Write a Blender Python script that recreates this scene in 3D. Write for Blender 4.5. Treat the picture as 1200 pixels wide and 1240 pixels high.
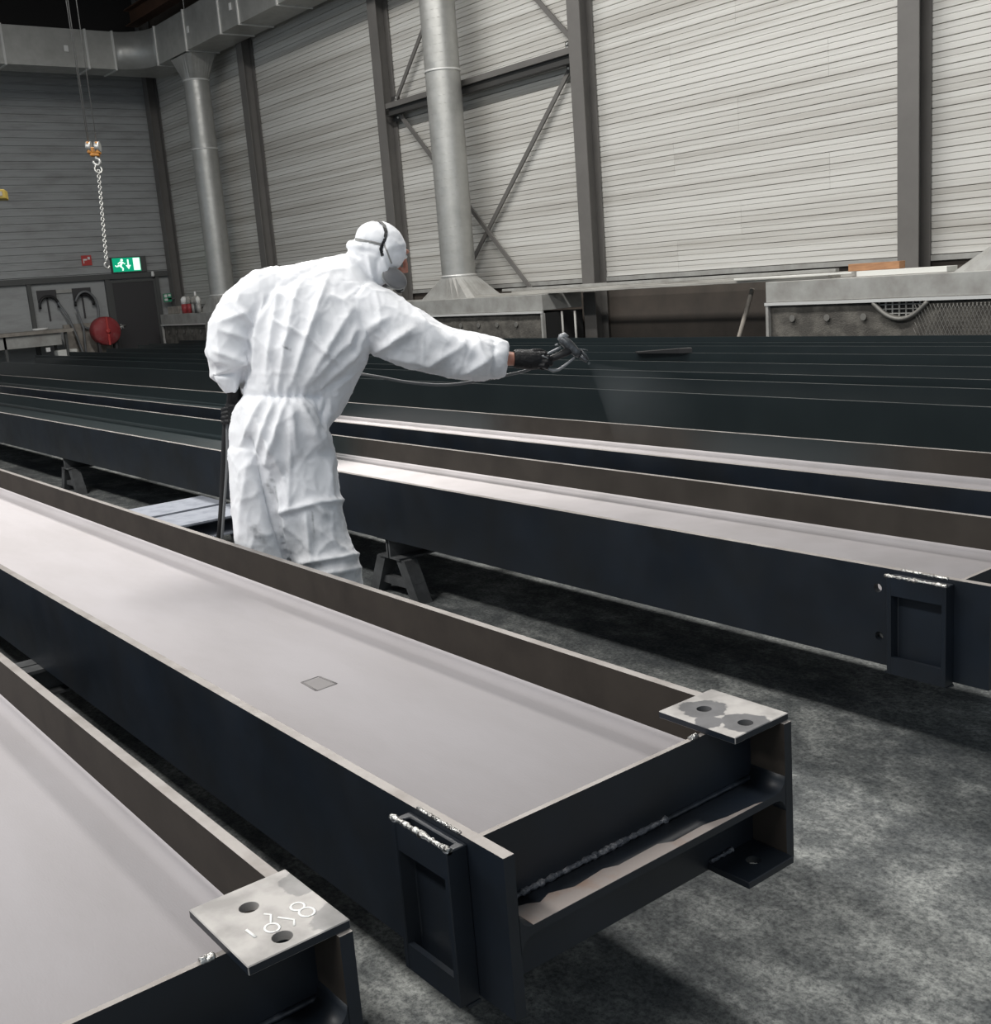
import bpy, bmesh, math, random
from mathutils import Vector, Matrix, noise
from mathutils.bvhtree import BVHTree

random.seed(7)
for o in list(bpy.data.objects):
    bpy.data.objects.remove(o, do_unlink=True)
scene = bpy.context.scene
COL = scene.collection

# ------------------------------------------------------------------ camera
F_PX, YAW, PITCH, ROLL = 1345.33, 0.917615, 0.208947, -0.077278
EYE = Vector((0.0, 0.0, 1.62))
_fw = Vector((-math.sin(YAW) * math.cos(PITCH), math.cos(YAW) * math.cos(PITCH), -math.sin(PITCH)))
_r0 = Vector((math.cos(YAW), math.sin(YAW), 0))
_u0 = _r0.cross(_fw)
RIGHT = _r0 * math.cos(ROLL) + _u0 * math.sin(ROLL)
UP = _u0 * math.cos(ROLL) - _r0 * math.sin(ROLL)
FWD = _fw
cam_d = bpy.data.cameras.new('camera')
cam = bpy.data.objects.new('camera', cam_d)
COL.objects.link(cam)
cam_d.sensor_fit = 'HORIZONTAL'
cam_d.sensor_width = 36.0
cam_d.lens = F_PX / 1200 * 36.0
cam_d.clip_end = 200
mw = Matrix.Identity(4)
for i, v in enumerate((RIGHT, UP, -FWD)):
    mw[0][i], mw[1][i], mw[2][i] = v.x, v.y, v.z
mw.translation = EYE
cam.matrix_world = mw
scene.camera = cam

# ------------------------------------------------------------------ world, lamps, exposure
world = bpy.data.worlds.new('hall_ambient')
scene.world = world
world.use_nodes = True
bg = world.node_tree.nodes['Background']
bg.inputs[0].default_value = (0.80, 0.90, 1.0, 1)
bg.inputs[1].default_value = 0.47

def lamp(name, loc, sx, sy, power, col=(1, 0.975, 0.94), rot=(0, 0, 0)):
    d = bpy.data.lights.new(name, 'AREA')
    d.shape = 'RECTANGLE'; d.size = sx; d.size_y = sy
    d.energy = power; d.color = col
    o = bpy.data.objects.new(name, d); COL.objects.link(o)
    o.location = loc; o.rotation_euler = rot
    return o
for lx, pw in ((-16.5, 420), (-11.0, 560), (-5.5, 560)):
    lamp('ceiling_lamp', (lx, 6.2, 9.7), 4.5, 1.2, pw)
for lx, pw in ((-11.0, 600), (-5.5, 700), (0.0, 560)):
    lamp('ceiling_lamp', (lx, -4.3, 9.7), 4.5, 1.2, pw)

vs = scene.view_settings
vs.view_transform = 'Standard'
vs.look = 'None'
vs.exposure = 0.16
vs.gamma = 1.0
vs.use_curve_mapping = False

# ------------------------------------------------------------------ helpers
def at(px, py, depth):
    """a point of the place, from its bearing in the 1200x1240 photograph and its distance along the view axis"""
    return EYE + (RIGHT * ((px - 600) / F_PX) - UP * ((py - 620) / F_PX) + FWD) * depth

def bm_new():
    return bmesh.new()

def box(bm, x0, x1, y0, y1, z0, z1, mi=0):
    vs_ = [bm.verts.new(p) for p in ((x0, y0, z0), (x1, y0, z0), (x1, y1, z0), (x0, y1, z0), (x0, y0, z1), (x1, y0, z1), (x1, y1, z1), (x0, y1, z1))]
    fs = []
    for q in ((3, 2, 1, 0), (4, 5, 6, 7), (0, 1, 5, 4), (1, 2, 6, 5), (2, 3, 7, 6), (3, 0, 4, 7)):
        f = bm.faces.new([vs_[i] for i in q]); f.material_index = mi; fs.append(f)
    return fs    # bottom, top, -y, +x, +y, -x

def frame(d):
    d = d.normalized()
    a = Vector((0, 0, 1)) if abs(d.z) < 0.9 else Vector((1, 0, 0))
    u = d.cross(a).normalized()
    return u, d.cross(u).normalized()

def tube(bm, pts, r, n=8, closed=False, mi=0, smooth=True, cap=True):
    pts = [Vector(p) for p in pts]
    m = len(pts)
    rings = []
    pu = None
    for i, p in enumerate(pts):
        if closed:
            d = pts[(i + 1) % m] - pts[i - 1]
        else:
            d = pts[min(i + 1, m - 1)] - pts[max(i - 1, 0)]
        if d.length < 1e-9: d = Vector((0, 0, 1))
        d.normalize()
        if pu is None:
            u, v = frame(d)
        else:
            u = (pu - d * pu.dot(d)).normalized(); v = d.cross(u)
        pu = u
        rr = r[i] if isinstance(r, (list, tuple)) else r
        rings.append([bm.verts.new(p + (u * math.cos(2 * math.pi * k / n) + v * math.sin(2 * math.pi * k / n)) * rr) for k in range(n)])
    lim = m if closed else m - 1
    for i in range(lim):
        a, b = rings[i], rings[(i + 1) % m]
        for k in range(n):
            f = bm.faces.new((a[k], a[(k + 1) % n], b[(k + 1) % n], b[k])); f.smooth = smooth; f.material_index = mi
    if not closed and cap:
        f = bm.faces.new(rings[0][::-1]); f.material_index = mi
        f = bm.faces.new(rings[-1]); f.material_index = mi

def loft(bm, secs, n=24, mi=0):
    """secs: (centre, half axis u, half axis v)"""
    rings = []
    for c, u, v in secs:
        rings.append([bm.verts.new(c + u * math.cos(2 * math.pi * k / n) + v * math.sin(2 * math.pi * k / n)) for k in range(n)])
    for a, b in zip(rings, rings[1:]):
        for k in range(n):
            f = bm.faces.new((a[k], a[(k + 1) % n], b[(k + 1) % n], b[k])); f.smooth = True; f.material_index = mi
    f = bm.faces.new(rings[0][::-1]); f.material_index = mi
    f = bm.faces.new(rings[-1]); f.material_index = mi

def lathe(bm, prof, c, n=24, axis='Z', mi=0, smooth=True):
    """prof: (radius, height) pairs, turned about an axis through c"""
    rings = []
    for r, h in prof:
        ring = []
        for k in range(n):
            a = 2 * math.pi * k / n
            p = (r * math.cos(a), r * math.sin(a), h)
            if axis == 'Y': p = (p[0], p[2], p[1])
            if axis == 'X': p = (p[2], p[0], p[1])
            ring.append(bm.verts.new(Vector(c) + Vector(p)))
        rings.append(ring)
    for a, b in zip(rings, rings[1:]):
        for k in range(n):
            f = bm.faces.new((a[k], a[(k + 1) % n], b[(k + 1) % n], b[k])); f.smooth = smooth; f.material_index = mi
    bm.faces.new(rings[0][::-1]).material_index = mi
    bm.faces.new(rings[-1]).material_index = mi

def prism(bm, poly, a0, a1, plane='YZ', mi=0):
    """a closed 2-D outline pushed from a0 to a1 along the remaining axis"""
    def P(p, a):
        return {'YZ': (a, p[0], p[1]), 'XZ': (p[0], a, p[1]), 'XY': (p[0], p[1], a)}[plane]
    A = [bm.verts.new(P(p, a0)) for p in poly]
    B = [bm.verts.new(P(p, a1)) for p in poly]
    n = len(poly)
    for k in range(n):
        f = bm.faces.new((A[k], A[(k + 1) % n], B[(k + 1) % n], B[k])); f.material_index = mi
    bm.faces.new(A[::-1]).material_index = mi
    bm.faces.new(B).material_index = mi

def ellipsoid(bm, c, ax, n=16, m=10, mi=0):
    """ax: three half-axis vectors"""
    rings = []
    for i in range(1, m):
        t = math.pi * i / m
        rings.append([bm.verts.new(c + ax[2] * math.cos(t) + (ax[0] * math.cos(2 * math.pi * k / n) + ax[1] * math.sin(2 * math.pi * k / n)) * math.sin(t)) for k in range(n)])
    top = bm.verts.new(c + ax[2]); bot = bm.verts.new(c - ax[2])
    for k in range(n):
        f = bm.faces.new((top, rings[0][k], rings[0][(k + 1) % n])); f.smooth = True; f.material_index = mi
        f = bm.faces.new((bot, rings[-1][(k + 1) % n], rings[-1][k])); f.smooth = True; f.material_index = mi
    for a, b in zip(rings, rings[1:]):
        for k in range(n):
            f = bm.faces.new((a[k], b[k], b[(k + 1) % n], a[(k + 1) % n])); f.smooth = True; f.material_index = mi

ROOT = {}
def _root_loc(o):
    while o.parent: o = o.parent
    return ROOT.get(o.name, Vector(o.location))

def thing(name, label, cat, loc, group=None):
    o = bpy.data.objects.new(name, None); COL.objects.link(o)
    o.location = loc; o.empty_display_size = 0.2
    ROOT[o.name] = Vector(loc)
    o['label'] = label; o['category'] = cat
    if group: o['group'] = group
    return o

def obj(name, bm, mats, parent=None, loc=None, label=None, recalc=True, bevel=0):
    """one mesh object; bm holds place coordinates"""
    L = _root_loc(parent) if parent else Vector(loc if loc is not None else (0, 0, 0))
    if recalc: bmesh.ops.recalc_face_normals(bm, faces=bm.faces[:])
    if bevel:
        bmesh.ops.bevel(bm, geom=[e for e in bm.edges if e.is_manifold and e.calc_face_angle(0) > 0.5], offset=bevel, segments=1, affect='EDGES', clamp_overlap=True)
    for v in bm.verts: v.co -= L
    me = bpy.data.meshes.new(name); bm.to_mesh(me); bm.free()
    for m in (mats if isinstance(mats, (list, tuple)) else [mats]): me.materials.append(m)
    o = bpy.data.objects.new(name, me); COL.objects.link(o)
    if parent: o.parent = parent
    else:
        o.location = L; ROOT[o.name] = L.copy()
    if label: o['label'] = label
    return o

def tag(o, label, cat, group=None):
    o['label'] = label; o['category'] = cat
    if group: o['group'] = group
    return o

def struct(name, bm, m, label=None, **k):
    o = obj(name, bm, m, **k); o['kind'] = 'structure'
    if label: o['label'] = label
    return o

def cut(o, cyls):
    """drill round holes: (point, axis, radius, length) in place coordinates"""
    L = _root_loc(o)
    for p, ax, r, ln in cyls:
        b = bm_new(); ax = Vector(ax).normalized()
        tube(b, [Vector(p) - L - ax * ln / 2, Vector(p) - L + ax * ln / 2], r, n=24, smooth=False)
        bmesh.ops.recalc_face_normals(b, faces=b.faces[:])
        me = bpy.data.meshes.new('drill'); b.to_mesh(me); b.free()
        c = bpy.data.objects.new('drill', me); COL.objects.link(c)
        c.matrix_world = Matrix.Translation(L)
        md = o.modifiers.new('b', 'BOOLEAN'); md.object = c; md.operation = 'DIFFERENCE'; md.solver = 'EXACT'
        dg = bpy.context.evaluated_depsgraph_get()
        new = bpy.data.meshes.new_from_object(o.evaluated_get(dg))
        o.modifiers.clear(); old = o.data; o.data = new
        bpy.data.meshes.remove(old); bpy.data.objects.remove(c, do_unlink=True)

def copy_tree(o, parent=None, loc=None):
    c = o.copy(); COL.objects.link(c)
    if parent: c.parent = parent
    if loc is not None:
        c.location = loc; ROOT[c.name] = Vector(loc)
    for ch in list(o.children): copy_tree(ch, c)
    return c

# ------------------------------------------------------------------ materials
def mat(name, col, rough=0.5, metal=0.0, spec=0.5, var=None, bump=None, rvar=None, coat=0, stretch=(1, 1, 1)):
    """var: (second colour, scale, contrast lo, hi); bump: (scale, strength)"""
    m = bpy.data.materials.new(name); m.use_nodes = True
    nt = m.node_tree; N = nt.nodes; L = nt.links
    b = N['Principled BSDF']
    b.inputs['Base Color'].default_value = (*col, 1)
    b.inputs['Roughness'].default_value = rough
    b.inputs['Metallic'].default_value = metal
    b.inputs['Specular IOR Level'].default_value = spec
    if coat: b.inputs['Coat Weight'].default_value = coat
    if var or bump or rvar:
        tc = N.new('ShaderNodeTexCoord'); mp = N.new('ShaderNodeMapping')
        mp.inputs['Scale'].default_value = stretch
        L.new(tc.outputs['Object'], mp.inputs[0])
    if var:
        nz = N.new('ShaderNodeTexNoise'); nz.inputs['Scale'].default_value = var[1]; nz.inputs['Detail'].default_value = 6
        nz.inputs['Roughness'].default_value = 0.62
        L.new(mp.outputs[0], nz.inputs['Vector'])
        cr = N.new('ShaderNodeValToRGB')
        cr.color_ramp.elements[0].position = var[2]; cr.color_ramp.elements[0].color = (*col, 1)
        cr.color_ramp.elements[1].position = var[3]; cr.color_ramp.elements[1].color = (*var[0], 1)
        L.new(nz.outputs[0], cr.inputs[0]); L.new(cr.outputs[0], b.inputs['Base Color'])
    if rvar:
        nz2 = N.new('ShaderNodeTexNoise'); nz2.inputs['Scale'].default_value = rvar[0]; nz2.inputs['Detail'].default_value = 4
        L.new(mp.outputs[0], nz2.inputs['Vector'])
        mr = N.new('ShaderNodeMapRange'); mr.inputs[1].default_value = 0.3; mr.inputs[2].default_value = 0.7
        mr.inputs[3].default_value = rvar[1]; mr.inputs[4].default_value = rvar[2]
        L.new(nz2.outputs[0], mr.inputs[0]); L.new(mr.outputs[0], b.inputs['Roughness'])
    if bump:
        nb = N.new('ShaderNodeTexNoise'); nb.inputs['Scale'].default_value = bump[0]; nb.inputs['Detail'].default_value = 5
        L.new(mp.outputs[0], nb.inputs['Vector'])
        bp = N.new('ShaderNodeBump'); bp.inputs['Strength'].default_value = bump[1]; bp.inputs['Distance'].default_value = 0.02
        L.new(nb.outputs[0], bp.inputs['Height']); L.new(bp.outputs[0], b.inputs['Normal'])
    return m

M = {}
M['paint'] = mat('navy_black_paint', (0.0065, 0.0085, 0.0115), 0.42, var=((0.0085, 0.0135, 0.022), 3.0, 0.35, 0.7), rvar=(4, 0.36, 0.5))
M['paint_green'] = mat('dark_green_wet_paint', (0.012, 0.018, 0.020), 0.33, var=((0.016, 0.023, 0.025), 2.0, 0.35, 0.7))
M['bare'] = mat('blasted_web_steel', (0.50, 0.475, 0.485), 0.75, metal=0.05, spec=0.25, var=((0.44, 0.415, 0.418), 2.2, 0.35, 0.72), bump=(160, 0.05), stretch=(0.5, 1.6, 1))
M['scale'] = mat('brown_mill_scale', (0.040, 0.034, 0.029), 0.7, spec=0.12, var=((0.027, 0.023, 0.020), 5, 0.4, 0.7))
M['edge'] = mat('ground_steel_edge', (0.31, 0.29, 0.275), 0.55, metal=0.3, var=((0.20, 0.18, 0.165), 9, 0.4, 0.75))
M['weld'] = mat('bright_weld_bead', (0.62, 0.62, 0.60), 0.3, metal=1.0, var=((0.25, 0.24, 0.23), 40, 0.4, 0.6), bump=(90, 0.6))
M['weld_painted'] = mat('painted_weld_bead', (0.05, 0.055, 0.065), 0.35, var=((0.22, 0.22, 0.23), 45, 0.5, 0.7), bump=(90, 0.6))
M['galv'] = mat('galvanised_sheet', (0.46, 0.46, 0.44), 0.42, metal=0.5, var=((0.38, 0.38, 0.36), 4, 0.35, 0.7), rvar=(6, 0.36, 0.52))
M['galv_dusty'] = mat('dusty_galvanised_sheet', (0.42, 0.42, 0.40), 0.6, metal=0.25, var=((0.27, 0.26, 0.24), 3.5, 0.35, 0.75))
M['galv_seam'] = mat('bright_galvanised_seam', (0.66, 0.66, 0.64), 0.35, metal=0.25)
M['column'] = mat('grey_brown_column_paint', (0.145, 0.138, 0.130), 0.55, var=((0.12, 0.115, 0.108), 2, 0.35, 0.7))
M['brace'] = mat('brace_grey_with_shade', (0.045, 0.044, 0.042), 0.5)  # shadow on the strut's lower half put into this dark grey; gussets share it
M['filter'] = mat('dirty_filter_mat', (0.075, 0.070, 0.062), 0.9, var=((0.17, 0.16, 0.14), 5, 0.42, 0.75), bump=(60, 0.5))
M['mesh_wire'] = mat('filter_wire', (0.20, 0.195, 0.18), 0.6, metal=0.4)
M['dark'] = mat('dark_void', (0.012, 0.012, 0.012), 0.9)
M['brown_wall'] = mat('brown_lower_wall', (0.085, 0.070, 0.058), 0.8, var=((0.055, 0.047, 0.040), 2, 0.35, 0.7))
M['plank'] = mat('dusty_plank', (0.40, 0.39, 0.36), 0.75, var=((0.22, 0.21, 0.19), 5, 0.4, 0.7), stretch=(0.3, 3, 3))
M['white_strip'] = mat('white_strip', (0.72, 0.72, 0.68), 0.6)
M['timber'] = mat('raw_timber', (0.42, 0.22, 0.11), 0.7, var=((0.30, 0.15, 0.075), 6, 0.4, 0.65), stretch=(1, 8, 8))
M['rust'] = mat('brown_roof_steel', (0.085, 0.040, 0.022), 0.7, var=((0.05, 0.026, 0.016), 2, 0.4, 0.7))
M['ceiling'] = mat('dark_roof_sheet', (0.022, 0.020, 0.019), 0.9)
M['orange'] = mat('orange_hook_paint', (0.55, 0.23, 0.04), 0.45, var=((0.30, 0.13, 0.03), 25, 0.45, 0.7))
M['yellow'] = mat('yellow_hoist_paint', (0.36, 0.26, 0.05), 0.5)
M['chrome'] = mat('zinc_plated_steel', (0.45, 0.45, 0.43), 0.42, metal=0.7)
M['rope'] = mat('wire_rope', (0.17, 0.17, 0.165), 0.5, metal=0.3)
M['door'] = mat('dark_grey_door', (0.050, 0.048, 0.050), 0.55)
M['frame_grey'] = mat('grey_rail_paint', (0.085, 0.087, 0.085), 0.6)
M['red'] = mat('faded_red_paint', (0.30, 0.035, 0.04), 0.6, var=((0.34, 0.12, 0.12), 4, 0.5, 0.75))
M['red_sign'] = mat('red_sign_face', (0.50, 0.06, 0.055), 0.5)
M['green_sign'] = mat('green_sign_face', (0.02, 0.28, 0.14), 0.5)
M['white'] = mat('white_plastic', (0.75, 0.75, 0.73), 0.5)
M['black'] = mat('black_rubber', (0.013, 0.013, 0.014), 0.55)
M['trestle'] = mat('overspray_trestle_steel', (0.05, 0.052, 0.054), 0.7, var=((0.10, 0.105, 0.108), 6, 0.45, 0.7))
M['trestle_pale'] = mat('pale_dusty_trestle_steel', (0.28, 0.30, 0.345), 0.7, var=((0.17, 0.185, 0.22), 9, 0.45, 0.75))
M['bench'] = mat('dusty_bench_top', (0.34, 0.31, 0.27), 0.8, var=((0.20, 0.18, 0.16), 5, 0.4, 0.7))
M['rubber_grey'] = mat('grey_hose', (0.16, 0.165, 0.17), 0.5)
M['gunmetal'] = mat('gun_body_metal', (0.06, 0.065, 0.07), 0.4, metal=0.5, var=((0.13, 0.14, 0.15), 60, 0.45, 0.7))
M['gun_light'] = mat('gun_rod_metal', (0.24, 0.25, 0.26), 0.5, metal=0.4)
M['glove'] = mat('black_nitrile_glove', (0.008, 0.008, 0.009), 0.55, spec=0.3, bump=(60, 0.3))
M['skin'] = mat('skin', (0.50, 0.24, 0.17), 0.5, var=((0.42, 0.17, 0.12), 20, 0.4, 0.7))
M['mask_grey'] = mat('grey_respirator_rubber', (0.17, 0.17, 0.175), 0.5)
M['strap_grey'] = mat('grey_elastic_strap', (0.30, 0.30, 0.29), 0.7)
M['clear'] = mat('pale_visor_plastic', (0.55, 0.58, 0.57), 0.25)

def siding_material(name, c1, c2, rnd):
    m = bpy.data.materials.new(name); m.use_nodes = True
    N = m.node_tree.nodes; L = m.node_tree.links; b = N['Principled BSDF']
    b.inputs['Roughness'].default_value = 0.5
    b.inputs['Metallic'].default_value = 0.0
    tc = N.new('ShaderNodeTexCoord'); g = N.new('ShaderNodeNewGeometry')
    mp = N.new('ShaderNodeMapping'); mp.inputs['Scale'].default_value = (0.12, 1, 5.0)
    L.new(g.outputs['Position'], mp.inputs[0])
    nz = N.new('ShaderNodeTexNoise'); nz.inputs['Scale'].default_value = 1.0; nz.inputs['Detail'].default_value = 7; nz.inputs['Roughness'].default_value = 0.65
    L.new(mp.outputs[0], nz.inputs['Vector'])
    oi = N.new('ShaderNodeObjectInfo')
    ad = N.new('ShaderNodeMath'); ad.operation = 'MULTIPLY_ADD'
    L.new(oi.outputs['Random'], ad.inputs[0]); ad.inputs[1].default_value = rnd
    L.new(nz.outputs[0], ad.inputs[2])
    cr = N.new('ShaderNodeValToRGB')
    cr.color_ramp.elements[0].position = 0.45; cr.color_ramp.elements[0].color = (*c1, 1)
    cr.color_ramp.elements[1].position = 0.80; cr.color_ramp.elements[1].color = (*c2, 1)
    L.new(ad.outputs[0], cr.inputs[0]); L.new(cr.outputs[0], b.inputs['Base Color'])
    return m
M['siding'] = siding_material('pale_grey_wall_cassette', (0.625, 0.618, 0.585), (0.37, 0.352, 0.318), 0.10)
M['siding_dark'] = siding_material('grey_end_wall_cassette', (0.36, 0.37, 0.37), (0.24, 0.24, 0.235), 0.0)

def floor_material():
    m = bpy.data.materials.new('overspray_concrete'); m.use_nodes = True
    N = m.node_tree.nodes; L = m.node_tree.links; b = N['Principled BSDF']
    b.inputs['Roughness'].default_value = 0.85
    g = N.new('ShaderNodeNewGeometry')
    def nse(scale, stretch, det=8, ro=0.6):
        mp = N.new('ShaderNodeMapping'); mp.inputs['Scale'].default_value = stretch
        L.new(g.outputs['Position'], mp.inputs[0])
        n = N.new('ShaderNodeTexNoise'); n.inputs['Scale'].default_value = scale; n.inputs['Detail'].default_value = det; n.inputs['Roughness'].default_value = ro
        L.new(mp.outputs[0], n.inputs['Vector']); return n
    n1 = nse(1.7, (0.7, 1.0, 1), 5, 0.55); nm = nse(8.5, (0.85, 1, 1), 9, 0.7)
    mxn = N.new('ShaderNodeMath'); mxn.operation = 'MULTIPLY'; mxn.inputs[1].default_value = 0.5; L.new(nm.outputs[0], mxn.inputs[0])
    sm_n = N.new('ShaderNodeMath'); sm_n.operation = 'MULTIPLY_ADD'; sm_n.inputs[1].default_value = 0.5; L.new(n1.outputs[0], sm_n.inputs[0]); L.new(mxn.outputs[0], sm_n.inputs[2])
    cr = N.new('ShaderNodeValToRGB')
    E_ = cr.color_ramp.elements
    E_[0].position = 0.40; E_[0].color = (0.050, 0.056, 0.060, 1)
    E_[1].position = 0.62; E_[1].color = (0.30, 0.31, 0.30, 1)
    e = cr.color_ramp.elements.new(0.49); e.color = (0.105, 0.112, 0.113, 1)
    L.new(sm_n.outputs[0], cr.inputs[0])
    n2 = nse(60, (1, 1, 1), 8, 0.8)
    mx = N.new('ShaderNodeMix'); mx.data_type = 'RGBA'; mx.blend_type = 'MULTIPLY'; mx.inputs[0].default_value = 0.9
    cr2 = N.new('ShaderNodeValToRGB')
    cr2.color_ramp.elements[0].position = 0.40; cr2.color_ramp.elements[0].color = (0.30, 0.31, 0.32, 1)
    cr2.color_ramp.elements[1].position = 0.58; cr2.color_ramp.elements[1].color = (1.25, 1.25, 1.22, 1)
    L.new(n2.outputs[0], cr2.inputs[0])
    L.new(cr.outputs[0], mx.inputs[6]); L.new(cr2.outputs[0], mx.inputs[7])
    L.new(mx.outputs[2], b.inputs['Base Color'])
    bp = N.new('ShaderNodeBump'); bp.inputs['Strength'].default_value = 0.35; bp.inputs['Distance'].default_value = 0.01
    L.new(n2.outputs[0], bp.inputs['Height']); L.new(bp.outputs[0], b.inputs['Normal'])
    return m
M['floor'] = floor_material()

def paint_mask_material(name, spans, soft, scale=False):
    """bare steel with sprayed lengths: spans are (x0, x1) of the beam covered by paint, in place coordinates"""
    m = bpy.data.materials.new(name); m.use_nodes = True
    N = m.node_tree.nodes; L = m.node_tree.links; out = N['Material Output']; b = N['Principled BSDF']
    b.inputs['Metallic'].default_value = 0.0 if scale else 0.3; b.inputs['Roughness'].default_value = 0.6
    b.inputs['Specular IOR Level'].default_value = 0.15 if scale else 0.5
    c1, c2 = ((0.048, 0.042, 0.036), (0.032, 0.028, 0.024)) if scale else ((0.56, 0.53, 0.535), (0.49, 0.462, 0.46))
    g = N.new('ShaderNodeNewGeometry'); sx = N.new('ShaderNodeSeparateXYZ'); L.new(g.outputs['Position'], sx.inputs[0])
    nz = N.new('ShaderNodeTexNoise'); nz.inputs['Scale'].default_value = 5; nz.inputs['Detail'].default_value = 5
    L.new(g.outputs['Position'], nz.inputs['Vector'])
    cr = N.new('ShaderNodeValToRGB'); cr.color_ramp.elements[0].position = 0.35; cr.color_ramp.elements[0].color = (*c1, 1)
    cr.color_ramp.elements[1].position = 0.72; cr.color_ramp.elements[1].color = (*c2, 1)
    L.new(nz.outputs[0], cr.inputs[0]); L.new(cr.outputs[0], b.inputs['Base Color'])
    p = N.new('ShaderNodeBsdfPrincipled'); p.inputs['Base Color'].default_value = (0.018, 0.026, 0.028, 1); p.inputs['Roughness'].default_value = 0.3
    tot = None
    for x0, x1 in spans:
        a = N.new('ShaderNodeMath'); a.operation = 'MULTIPLY_ADD'; a.inputs[1].default_value = soft; a.inputs[2].default_value = -soft / 2
        L.new(nz.outputs[0], a.inputs[0])
        s = N.new('ShaderNodeMath'); s.operation = 'ADD'; L.new(sx.outputs[0], s.inputs[0]); L.new(a.outputs[0], s.inputs[1])
        r1 = N.new('ShaderNodeMapRange'); r1.interpolation_type = 'SMOOTHSTEP'; r1.inputs[1].default_value = x0 - soft; r1.inputs[2].default_value = x0 + soft
        r2 = N.new('ShaderNodeMapRange'); r2.interpolation_type = 'SMOOTHSTEP'; r2.inputs[1].default_value = x1 - soft; r2.inputs[2].default_value = x1 + soft
        L.new(s.outputs[0], r1.inputs[0]); L.new(s.outputs[0], r2.inputs[0])
        d = N.new('ShaderNodeMath'); d.operation = 'SUBTRACT'; L.new(r1.outputs[0], d.inputs[0]); L.new(r2.outputs[0], d.inputs[1])
        if tot is None: tot = d
        else:
            ad = N.new('ShaderNodeMath'); ad.operation = 'MAXIMUM'; L.new(tot.outputs[0], ad.inputs[0]); L.new(d.outputs[0], ad.inputs[1]); tot = ad
    mx = N.new('ShaderNodeMixShader'); L.new(tot.outputs[0], mx.inputs[0]); L.new(b.outputs[0], mx.inputs[1]); L.new(p.outputs[0], mx.inputs[2])
    L.new(mx.outputs[0], out.inputs[0])
    return m
M['bare_B'] = paint_mask_material('steel_painted_at_far_half', [(-60, -6.4)], 0.35)
M['scale_B'] = paint_mask_material('mill_scale_painted_at_far_half', [(-60, -6.4)], 0.35, True)
M['bare_C_web'] = paint_mask_material('steel_web_painted_at_far_end', [(-60, -8.6)], 0.6)
M['bare_C_flange'] = paint_mask_material('steel_flange_with_sprayed_patches', [(-60, -6.3), (-4.4, -3.2)], 0.35, True)

def coverall_material():
    m = bpy.data.materials.new('white_disposable_coverall'); m.use_nodes = True
    N = m.node_tree.nodes; L = m.node_tree.links; b = N['Principled BSDF']
    b.inputs['Roughness'].default_value = 0.6; b.inputs['Specular IOR Level'].default_value = 0.3
    b.inputs['Sheen Weight'].default_value = 0.1
    tc = N.new('ShaderNodeTexCoord')
    sx = N.new('ShaderNodeSeparateXYZ'); L.new(tc.outputs['Object'], sx.inputs[0])
    nz = N.new('ShaderNodeTexNoise'); nz.inputs['Scale'].default_value = 5; nz.inputs['Detail'].default_value = 6; nz.inputs['Roughness'].default_value = 0.65
    L.new(tc.outputs['Object'], nz.inputs['Vector'])
    # dust and paint smudges below the hip
    mr = N.new('ShaderNodeMapRange'); mr.inputs[1].default_value = 0.95; mr.inputs[2].default_value = 0.35; mr.inputs[3].default_value = 0.0; mr.inputs[4].default_value = 0.22
    L.new(sx.outputs[2], mr.inputs[0])
    ad = N.new('ShaderNodeMath'); ad.operation = 'ADD'; L.new(nz.outputs[0], ad.inputs[0]); L.new(mr.outputs[0], ad.inputs[1])
    cr = N.new('ShaderNodeValToRGB')
    cr.color_ramp.elements[0].position = 0.55; cr.color_ramp.elements[0].color = (0.84, 0.85, 0.875, 1)
    cr.color_ramp.elements[1].position = 0.98; cr.color_ramp.elements[1].color = (0.42, 0.43, 0.44, 1)
    L.new(ad.outputs[0], cr.inputs[0])
    at_ = N.new('ShaderNodeAttribute'); at_.attribute_name = 'stain'
    ms_ = N.new('ShaderNodeMix'); ms_.data_type = 'RGBA'; L.new(at_.outputs['Fac'], ms_.inputs[0]); L.new(cr.outputs[0], ms_.inputs[6]); ms_.inputs[7].default_value = (0.05, 0.055, 0.06, 1)
    L.new(ms_.outputs[2], b.inputs['Base Color'])
    nb = N.new('ShaderNodeTexNoise'); nb.inputs['Scale'].default_value = 14; nb.inputs['Detail'].default_value = 5
    try: nb.noise_type = 'RIDGED_MULTIFRACTAL'
    except Exception: pass
    L.new(tc.outputs['Object'], nb.inputs['Vector'])
    bp = N.new('ShaderNodeBump'); bp.inputs['Strength'].default_value = 0.16; bp.inputs['Distance'].default_value = 0.02
    L.new(nb.outputs[0], bp.inputs['Height']); L.new(bp.outputs[0], b.inputs['Normal'])
    return m
M['suit'] = coverall_material()

def emissive(name, col, s):
    m = bpy.data.materials.new(name); m.use_nodes = True
    b = m.node_tree.nodes['Principled BSDF']
    b.inputs['Base Color'].default_value = (*col, 1)
    b.inputs['Emission Color'].default_value = (*col, 1); b.inputs['Emission Strength'].default_value = s
    return m
M['exit_green'] = emissive('lit_exit_green', (0.0, 0.33, 0.17), 0.75)
M['exit_white'] = emissive('lit_exit_white', (0.75, 0.95, 0.82), 0.95)

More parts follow.
